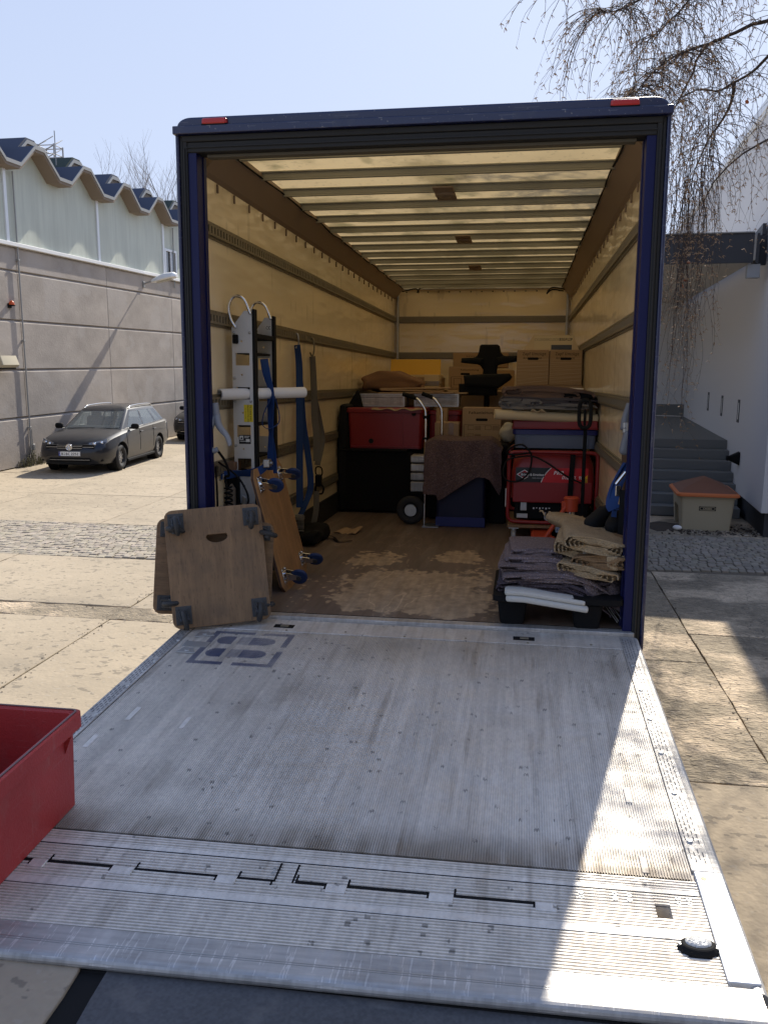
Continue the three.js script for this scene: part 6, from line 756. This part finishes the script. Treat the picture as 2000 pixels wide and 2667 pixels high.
  part('folded_blanket', folded(0.78, 0.095, 0.6, 2, 31, (v) => { v.y -= 0.03 * clamp(Math.abs(v.x) / 0.39) ** 3; }, 0.012).rotateZ(-0.04).translate(0.77, 1.21, -2.85), MT.brownFelt, sk); part('folded_blanket', folded(0.82, 0.05, 0.62, 2, 32).rotateZ(-0.035).translate(0.78, 1.145, -2.83), mat([0.085, 0.075, 0.08], 1, 0, { bumpMap: TX.feltB, bumpScale: 0.006 }), sk); part('folded_blanket', folded(0.82, 0.055, 0.6, 2, 33).rotateZ(-0.03).translate(0.77, 1.1, -2.82), MT.greyFelt, sk); part('folded_blanket', folded(0.36, 0.09, 0.3, 2, 35, null, 0.01).translate(0.56, 1.12, -2.66), MT.greyFelt, sk); part('folded_blanket', folded(0.3, 0.12, 0.3, 2, 36, null, 0.02).translate(1.03, 1.13, -2.72), MT.black, sk);
  // cartons against the front wall, wrapped in film
  const pt = (t) => (c, w, h) => { c.globalAlpha = 0.75; c.font = 'bold 30px sans-serif'; c.fillText('Zapf Umzüge', 44, 36, 190); c.font = 'bold 24px sans-serif'; c.fillText('Archivkarton', 48, 64, 150); c.globalAlpha = 0.25; c.strokeStyle = '#efe6d6'; c.lineWidth = 2; for (let i = 0; i < 26; i++) { c.beginPath(); c.moveTo(0, 60 + i * 8 + 5 * Math.sin(i * t)); c.lineTo(w, 60 + i * 7 + 12 * Math.sin(i * 1.7 + t)); c.stroke(); } };
  const k1 = carton('archive_box', 'film-wrapped archive box high up, the one beside the black chair', 0.525, 0.855, 1.262, 1.618, -5.2, -4.6, { hole: 0.085, group: null, print: pt(2) }), k2 = carton('archive_box', 'film-wrapped archive box high up, touching the truck side wall', 0.86, 1.19, 1.262, 1.618, -5.2, -4.6, { hole: 0.085, print: pt(3) });
  const dk = load('carton_layer', 'flat brown carton layer under the film-wrapped archive boxes', 'carton', [0.86, 1.2, -4.9]); part('carton', [B(0.52, 1.2, 1.205, 1.26, -5.2, -4.58, 0.004), B(0.55, 1.19, 0.02, 1.204, -5.2, -4.62, 0.01)], MT.card, dk);
  const bf = load('clock_box', 'cream printed clock carton with open flaps on the archive boxes', 'box', [0.9, 1.62, -4.8]); part('front', ext([[0.69, 1.625], [1.1, 1.625], [1.1, 1.78], [0.69, 1.78]], 0.004).translate(0, 0, -4.72), MT.cream, bf); part('flap', [ext([[0.59, 1.625], [0.695, 1.625], [0.69, 1.78]], 0.004).translate(0, 0, -4.71), ext([[1.095, 1.625], [1.16, 1.625], [1.1, 1.78]], 0.004).translate(0, 0, -4.71), B(0.69, 1.1, 1.776, 1.78, -5.0, -4.72)], MT.cream, bf);
  part('print', B(0.695, 1.095, 1.63, 1.776, -4.7155, -4.7145), mat(print(512, 188, (c, w, h) => { c.fillStyle = '#d9c79c'; c.fillRect(0, 0, w, h); c.fillStyle = '#7d7158'; c.font = '46px sans-serif'; c.fillText('CYLINDERCLOCK', 8, 70, 320); c.fillStyle = '#26221c'; c.font = 'bold 48px sans-serif'; c.fillText('BIGFLIP', 330, 70, 176); c.fillStyle = '#4a5058'; c.fillRect(230, 125, 270, 63); }), 0.6), bf); uvFit(bf.children.at(-1), 'x', 'y', 0.695, 1.095, 1.63, 1.776);
  const wt = load('white_tube', 'thin white cardboard tube lying across in front of the archive boxes', 'tube', [1.0, 1.21, -4.3]); part('tube', cyl(V(0.76, 1.235, -4.35), V(1.19, 1.215, -4.25), 0.02, 0.02, 16), MT.white2, wt); const sh = load('dark_shelf', 'dark trunk stacked under the white cardboard tube', 'trunk', [0.9, 0, -4]); part('trunk', B(0.5, 1.19, 0.0, 1.19, -4.55, -3.75, 0.015), MT.black, sh); part('trim', B(0.495, 1.195, 1.17, 1.2, -4.56, -3.74, 0.006), MT.rubber, sh);
}
// pallet truck
{
  const p = load('pallet_truck', 'red pallet truck with black handle standing before the generator', 'pallet truck', [0.95, 0, -1.9]);
  part('drawbar', [B(1.04, 1.066, 0.3, 0.98, -1.97, -1.935, 0.008)], MT.black, p); const hd = []; for (let i = 0; i < 26; i++) { const a = i / 26 * 6.283; hd.push([1.045 + 0.042 * Math.sign(Math.cos(a)) * Math.abs(Math.cos(a)) ** 0.6, 1.065 + 0.1 * Math.sign(Math.sin(a)) * Math.abs(Math.sin(a)) ** 0.7, -1.93]); } part('handle', tube(hd, 0.015, 80, 10, true), MT.rubber, p); part('trigger', B(1.035, 1.055, 0.98, 1.1, -1.94, -1.92, 0.006), MT.black, p);
  part('pump', [cyl(V(0.97, 0.345, -1.92), V(0.97, 0.44, -1.92), 0.05, 0.052, 22), cyl(V(0.97, 0.44, -1.92), V(0.97, 0.452, -1.92), 0.058, 0.05, 22)], MT.redOrange, p); part('piston', cyl(V(0.97, 0.2, -1.92), V(0.97, 0.345, -1.92), 0.03), MT.chrome, p); part('base', [cyl(V(0.97, 0.1, -1.92), V(0.97, 0.3, -1.92), 0.055, 0.05), B(0.9, 1.06, 0.08, 0.14, -2.0, -1.85, 0.01)], MT.black, p);
  part('push_rod', [cyl(V(0.93, 0.38, -1.9), V(0.74, 0.06, -1.86), 0.016, 0.018, 10), B(0.9, 0.98, 0.35, 0.42, -1.93, -1.89, 0.01)], MT.redOrange, p);
  part('fork', [ext([[-0.08, 0], [0.08, 0], [0.08, 0.05], [0.06, 0.065], [-0.06, 0.065], [-0.08, 0.05]], 1.0, 0.004).translate(0.77, 0.045, -2.9), ext([[-0.08, 0], [0.08, 0], [0.08, 0.05], [0.06, 0.065], [-0.06, 0.065], [-0.08, 0.05]], 1.0, 0.004).translate(1.12, 0.045, -2.9), B(0.69, 0.86, 0.0, 0.15, -1.92, -1.87, 0.006)], MT.redOrange, p); part('steer_wheel', [cyl(V(0.93, 0.085, -1.8), V(0.965, 0.085, -1.8), 0.085, 0.085, 24), cyl(V(0.99, 0.085, -1.8), V(1.025, 0.085, -1.8), 0.085, 0.085, 24)], MT.tyre, p);
  part('type_sign', B(0.86, 0.93, 0.19, 0.23, -1.87, -1.866), mat(print(96, 56, (c, w, h) => { c.fillStyle = '#8d98a8'; c.fillRect(0, 0, w, h); c.fillStyle = '#1a1a1a'; c.font = 'bold 30px sans-serif'; c.fillText('A37A', 8, 40); }), 0.5), p); uvFit(p.children.at(-1), 'x', 'y', 0.86, 0.93, 0.19, 0.23);
}
// black plastic pallet, blankets and jute rolls in the near corner
{
  const p = load('plastic_pallet', 'black plastic pallet carrying folded blankets at the loading edge', 'pallet', [0.82, 0, -0.3]);
  part('deck', loft([rr(0.8, -0.31, 0.64, 0.6, 0.03, 0.125), rr(0.8, -0.31, 0.68, 0.64, 0.03, 0.135), rr(0.8, -0.31, 0.68, 0.64, 0.03, 0.165)]), MT.black, p);
  for (const [x, z] of [[0.565, -0.1], [0.96, -0.08], [0.565, -0.5], [0.96, -0.5]]) part('foot', loft([rr(x, z, 0.13, 0.12, 0.02, 0.002), rr(x, z, 0.16, 0.15, 0.025, 0.124)]), MT.black, p);
  const w = load('white_sheet', 'folded off-white sheet hanging over the pallet edge', 'cloth', [0.74, 0.16, -0.1]); part('fold', soft(0.43, 0.034, 0.36, { amp: 0.005, f: 12, seed: 41, r: 0.014, seg: [30, 4, 14], bend: (v) => { v.y -= 0.04 * clamp((v.x + 0.12) / 0.33); } }).translate(0.745, 0.136, -0.14), MT.linen, w); part('fold', soft(0.42, 0.03, 0.35, { amp: 0.006, f: 12, seed: 43, r: 0.012, seg: [30, 4, 14], bend: (v) => { v.y -= 0.04 * clamp((v.x + 0.12) / 0.33); } }).translate(0.735, 0.168, -0.15), MT.linen, w);
  const s = load('felt_blankets', 'purple-grey felt moving blankets folded in a slumped pile', 'blankets', [0.8, 0.17, -0.3]); const sl = (k) => (v) => { v.y -= 0.09 * clamp((v.x - 0.06) / 0.28) ** 1.5 * k; v.x += 0.02 * k; };
  const dk = mat(TX.felt, 1, 0, { color: new THREE.Color(0.42, 0.42, 0.5), bumpMap: TX.feltB, bumpScale: 0.006 });
  [[0.66, 0.034, 0.56, 0.192, dk, 1.3, 2], [0.67, 0.036, 0.55, 0.218, dk, 1.3, 2], [0.64, 0.045, 0.56, 0.25, MT.felt, 1.2, 2], [0.6, 0.045, 0.54, 0.285, MT.felt, 1.0, 2], [0.5, 0.05, 0.5, 0.315, MT.felt, 0.8, 2], [0.36, 0.05, 0.4, 0.345, MT.felt, 0.4, 2]].forEach(([w2, h, d, y, m, k2, n], i) => part('folded_blanket', folded(w2, h, d, n, 50 + i * 7, (v) => { v.y -= 0.11 * k2 * clamp((v.x - 0.04) / 0.28) ** 1.6 + 0.02 * clamp((-v.x - 0.2) / 0.15); }).rotateY((i % 3 - 1) * 0.06).translate(0.785 - (i > 2 ? (i - 2) * 0.025 : 0), y, -0.36 - (i > 2 ? (i - 2) * 0.03 : 0)), m, s));
  part('fallen_corner', sheet(14, 16, (u, v) => [0.86 + 0.24 * u + 0.12 * v, 0.305 - 0.2 * v * v - 0.04 * u + 0.012 * Math.sin(u * 9 + v * 4), -0.16 + 0.09 * v - 0.1 * u + 0.016 * Math.sin(u * 12)], 0.012), MT.felt, s); part('fringe', [[1.1, 0.05], [1.13, 0.04], [1.16, 0.05], [1.08, 0.06]].map(([x, y], i) => tube([[x - 0.04, y + 0.07, -0.14], [x, y + 0.02, -0.1], [x + 0.03 + i * 0.005, y - 0.02 - 0.006 * i, -0.08]], 0.0035, 10, 5)), MT.greyFelt, s);
  // jute rolls: a flattened spiral pulled along its axis
  const roll = (l, c, w2, h, len, turns, ry, rz, m = MT.jute) => { const t = load('jute_roll', l, 'burlap roll', c, { group: 'rolled jute mats on the blanket pile', local: true }); baseOf.set(t, V(0, 0, 0)); t.rotation.set(0, ry, rz); part('roll', spiral(w2, h, len, turns, h / 2 / turns * 0.95, drape(0.008, 12, Math.round(w2 * 977 + h * 3000))).translate(0, h / 2, 0), m, t); part('core', soft(w2 * 0.93, h * 0.86, len * 0.93, { amp: 0.004, seed: 3 }).translate(0, h * 0.07, -0.012), mat([0.24, 0.17, 0.1], 1), t); return t; };
  roll('lowest jute roll lying on the purple-grey blankets', [1.0, 0.255, -0.28], 0.34, 0.062, 0.42, 4, -0.25, -0.12);
  const b1 = roll('dark-ended jute roll with paper band, second from the bottom', [1.08, 0.305, -0.3], 0.34, 0.075, 0.45, 4, -0.2, 0.05, mat(TX.jute, 1, 0, { color: new THREE.Color(0.6, 0.5, 0.42) })); part('paper_band', B(0.02, 0.08, -0.001, 0.077, -0.1, 0.228, 0.01), MT.jute, b1);
  const b2 = roll('fat jute roll at the edge of the heap with a grey paper band', [0.93, 0.335, -0.42], 0.3, 0.085, 0.5, 5, -0.1, -0.18); part('paper_band', B(0.02, 0.085, -0.001, 0.087, -0.1, 0.253, 0.01), mat([0.34, 0.3, 0.24], 0.9), b2);
  roll('broad jute roll lying in the middle of the heap', [1.0, 0.385, -0.4], 0.36, 0.085, 0.62, 5, 0.0, -0.16);
  roll('short brown jute roll tucked behind the broad one', [1.1, 0.38, -0.55], 0.2, 0.07, 0.45, 4, 0.0, -0.1, mat(TX.jute, 1, 0, { color: new THREE.Color(0.62, 0.5, 0.4) }));
  const b3 = roll('topmost jute roll lying aslant beneath the black shoes', [0.98, 0.38, -0.72], 0.28, 0.085, 0.6, 5, 0.35, -0.16); part('paper_band', B(0.03, 0.09, -0.001, 0.092, -0.1, 0.312, 0.01), mat([0.4, 0.35, 0.27], 0.9), b3);
  part('torn_fringe', [0, 1, 2, 3, 4, 5].map((i) => tube([[-0.14 + i * 0.05, 0.05, -0.31], [-0.15 + i * 0.055, 0.075, -0.34], [-0.16 + i * 0.06, 0.07, -0.36]], 0.006, 8, 4)), MT.jute, b3);
  const shoe = (l, c, ry) => { const t = load('black_shoe', l, 'shoe', c, { group: 'pair of black work shoes', local: true }); baseOf.set(t, V(0, 0, 0)); t.rotation.y = ry; part('upper', soft(0.1, 0.12, 0.29, { seg: [12, 10, 20], amp: 0.006, seed: 6, r: 0.045, bend: (v) => { const k = clamp((v.z + 0.02) / 0.16); v.y *= 1 - 0.5 * k; v.x *= 1 - 0.18 * k * k; } }).translate(0, 0.012, 0), MT.rubber, t); part('sole', loft([rr(0, 0, 0.1, 0.295, 0.045, 0), rr(0, 0, 0.102, 0.3, 0.046, 0.018)]), MT.black, t); return t; };
  shoe('black work shoe on the jute rolls, the one farther from the post', [1.06, 0.44, -0.6], -0.6); shoe('black work shoe on the jute rolls right beside the post', [1.15, 0.43, -0.56], -0.35);
}
// gear on the post side
{
  const h = load('hook_handle', 'grey plastic strap handle hanging inside the far post', 'handle', [1.16, 0.9, -0.4]); part('grip', [soft(0.06, 0.14, 0.05, { seg: [8, 12, 6], amp: 0.002, r: 0.024 }).rotateZ(-0.2).translate(1.145, 0.9, -0.35), limb([[1.17, 1.18, -0.4], [1.15, 1.1, -0.38], [1.145, 1.04, -0.36]], 0.018, 0.024, 8)], mat([0.17, 0.175, 0.19], 0.5), h); part('clamp', B(1.135, 1.165, 1.02, 1.08, -0.39, -0.34, 0.008), MT.galv, h); part('tape', sheet(4, 4, (u, v) => [1.165 + 0.02 * u, 0.95 + 0.06 * v, -0.3 + 0.02 * Math.sin(u * 4)], 0.002), MT.linen, h);
  const s = load('bundled_straps', 'bundle of blue straps with steel buckle hung beside the far post', 'straps', [1.14, 0.55, -0.5]); part('webbing', [ribbon([[1.2, 0.86, -0.55], [1.15, 0.8, -0.5], [1.1, 0.7, -0.48], [1.09, 0.62, -0.47], [1.13, 0.58, -0.45], [1.17, 0.62, -0.45]], [[0, 0.3, 1], [0.3, 0.2, 1]], 0.05), ribbon([[1.19, 0.84, -0.5], [1.13, 0.72, -0.46], [1.105, 0.62, -0.44], [1.12, 0.585, -0.43]], [[0.8, 0.4, 0.4], [1, 0.2, 0.2]], 0.07), ribbon([[1.13, 0.6, -0.5], [1.125, 0.5, -0.5], [1.13, 0.4, -0.5]], [1, 0, 0.4], 0.03)], MT.blueStrap, s); part('buckle', [cyl(V(1.12, 0.73, -0.42), V(1.17, 0.8, -0.42), 0.011), B(1.12, 1.15, 0.66, 0.72, -0.46, -0.43, 0.004)], MT.chrome, s); part('dark_webbing', ribbon([[1.17, 0.7, -0.4], [1.17, 0.5, -0.4], [1.165, 0.36, -0.42]], [1, 0, 0.3], 0.06), MT.rubber, s);
  const b = load('hardboard_sheet', 'dark brown hardboard sheet standing against the far side wall', 'board', [1.18, 0, -0.35]); part('board', B(1.182, 1.19, 0.23, 1.0, -0.75, -0.16, 0.002), mat([0.09, 0.055, 0.035], 0.7), b); part('stand_block', B(1.165, 1.19, 0.0, 0.228, -0.75, -0.16, 0.004), MT.black, b);
}
// red tub on the platform, nearest the camera
{
  const cx = -1.06, cz = 2.26, y0 = -0.025 - 0.063 * cz + 0.0075, t = load('red_tub', 'open red plastic tub standing on the ribbed tail lift', 'plastic tub', [cx, y0, cz], { local: true }); baseOf.set(t, V(0, 0, 0)); t.rotation.x = 0.063;
  const w = 0.35, d = 0.64, H = 0.33; const P = (k, dy, r = 0.02, i = 0) => rr(0, 0, w + k - i, d + k - i, r, dy);
  part('tub', loft([P(0, 0, 0.012), P(0.02, H * 0.72, 0.014), P(0.024, H, 0.014), P(0.024, H, 0.012, 0.012), P(0.02, H * 0.72, 0.012, 0.012), P(0, 0.006, 0.01, 0.012)], true, true), MT.redTub, t);
  part('rim', loft([P(0.026, H - 0.055, 0.016), P(0.068, H - 0.05, 0.022), P(0.07, H + 0.002, 0.024), P(0.06, H + 0.006, 0.022), P(0.03, H + 0.004, 0.016), P(0.024, H - 0.004, 0.014)], false, false), MT.redTub, t);
  part('rim_seal', loft([P(0.05, H + 0.0062, 0.02), P(0.05, H + 0.009, 0.02), P(0.038, H + 0.009, 0.016), P(0.038, H + 0.0062, 0.016)], false, false), mat([0.2, 0.12, 0.11], 0.6), t); part('gusset', [[1, -0.27]].map(([s, z]) => ext([[0, 0], [0.026, 0.06], [0, 0.06]], 0.006).translate(s * (w / 2 + 0.0105), H - 0.115, z)), MT.redTub, t);
  const bg = load('blue_bag', 'scrap of blue cloth at the bottom of the open red tub', 'cloth', [-1.12, y0 + 0.01, 2.3]); part('cloth', soft(0.16, 0.09, 0.2, { amp: 0.02, f: 25, seed: 12 }).translate(-1.13, y0 + 0.012, 2.3), MT.blueStrap, bg);
}
for (const o of inTruck) o.applyMatrix4(TM);
renderer.render(scene, camera);
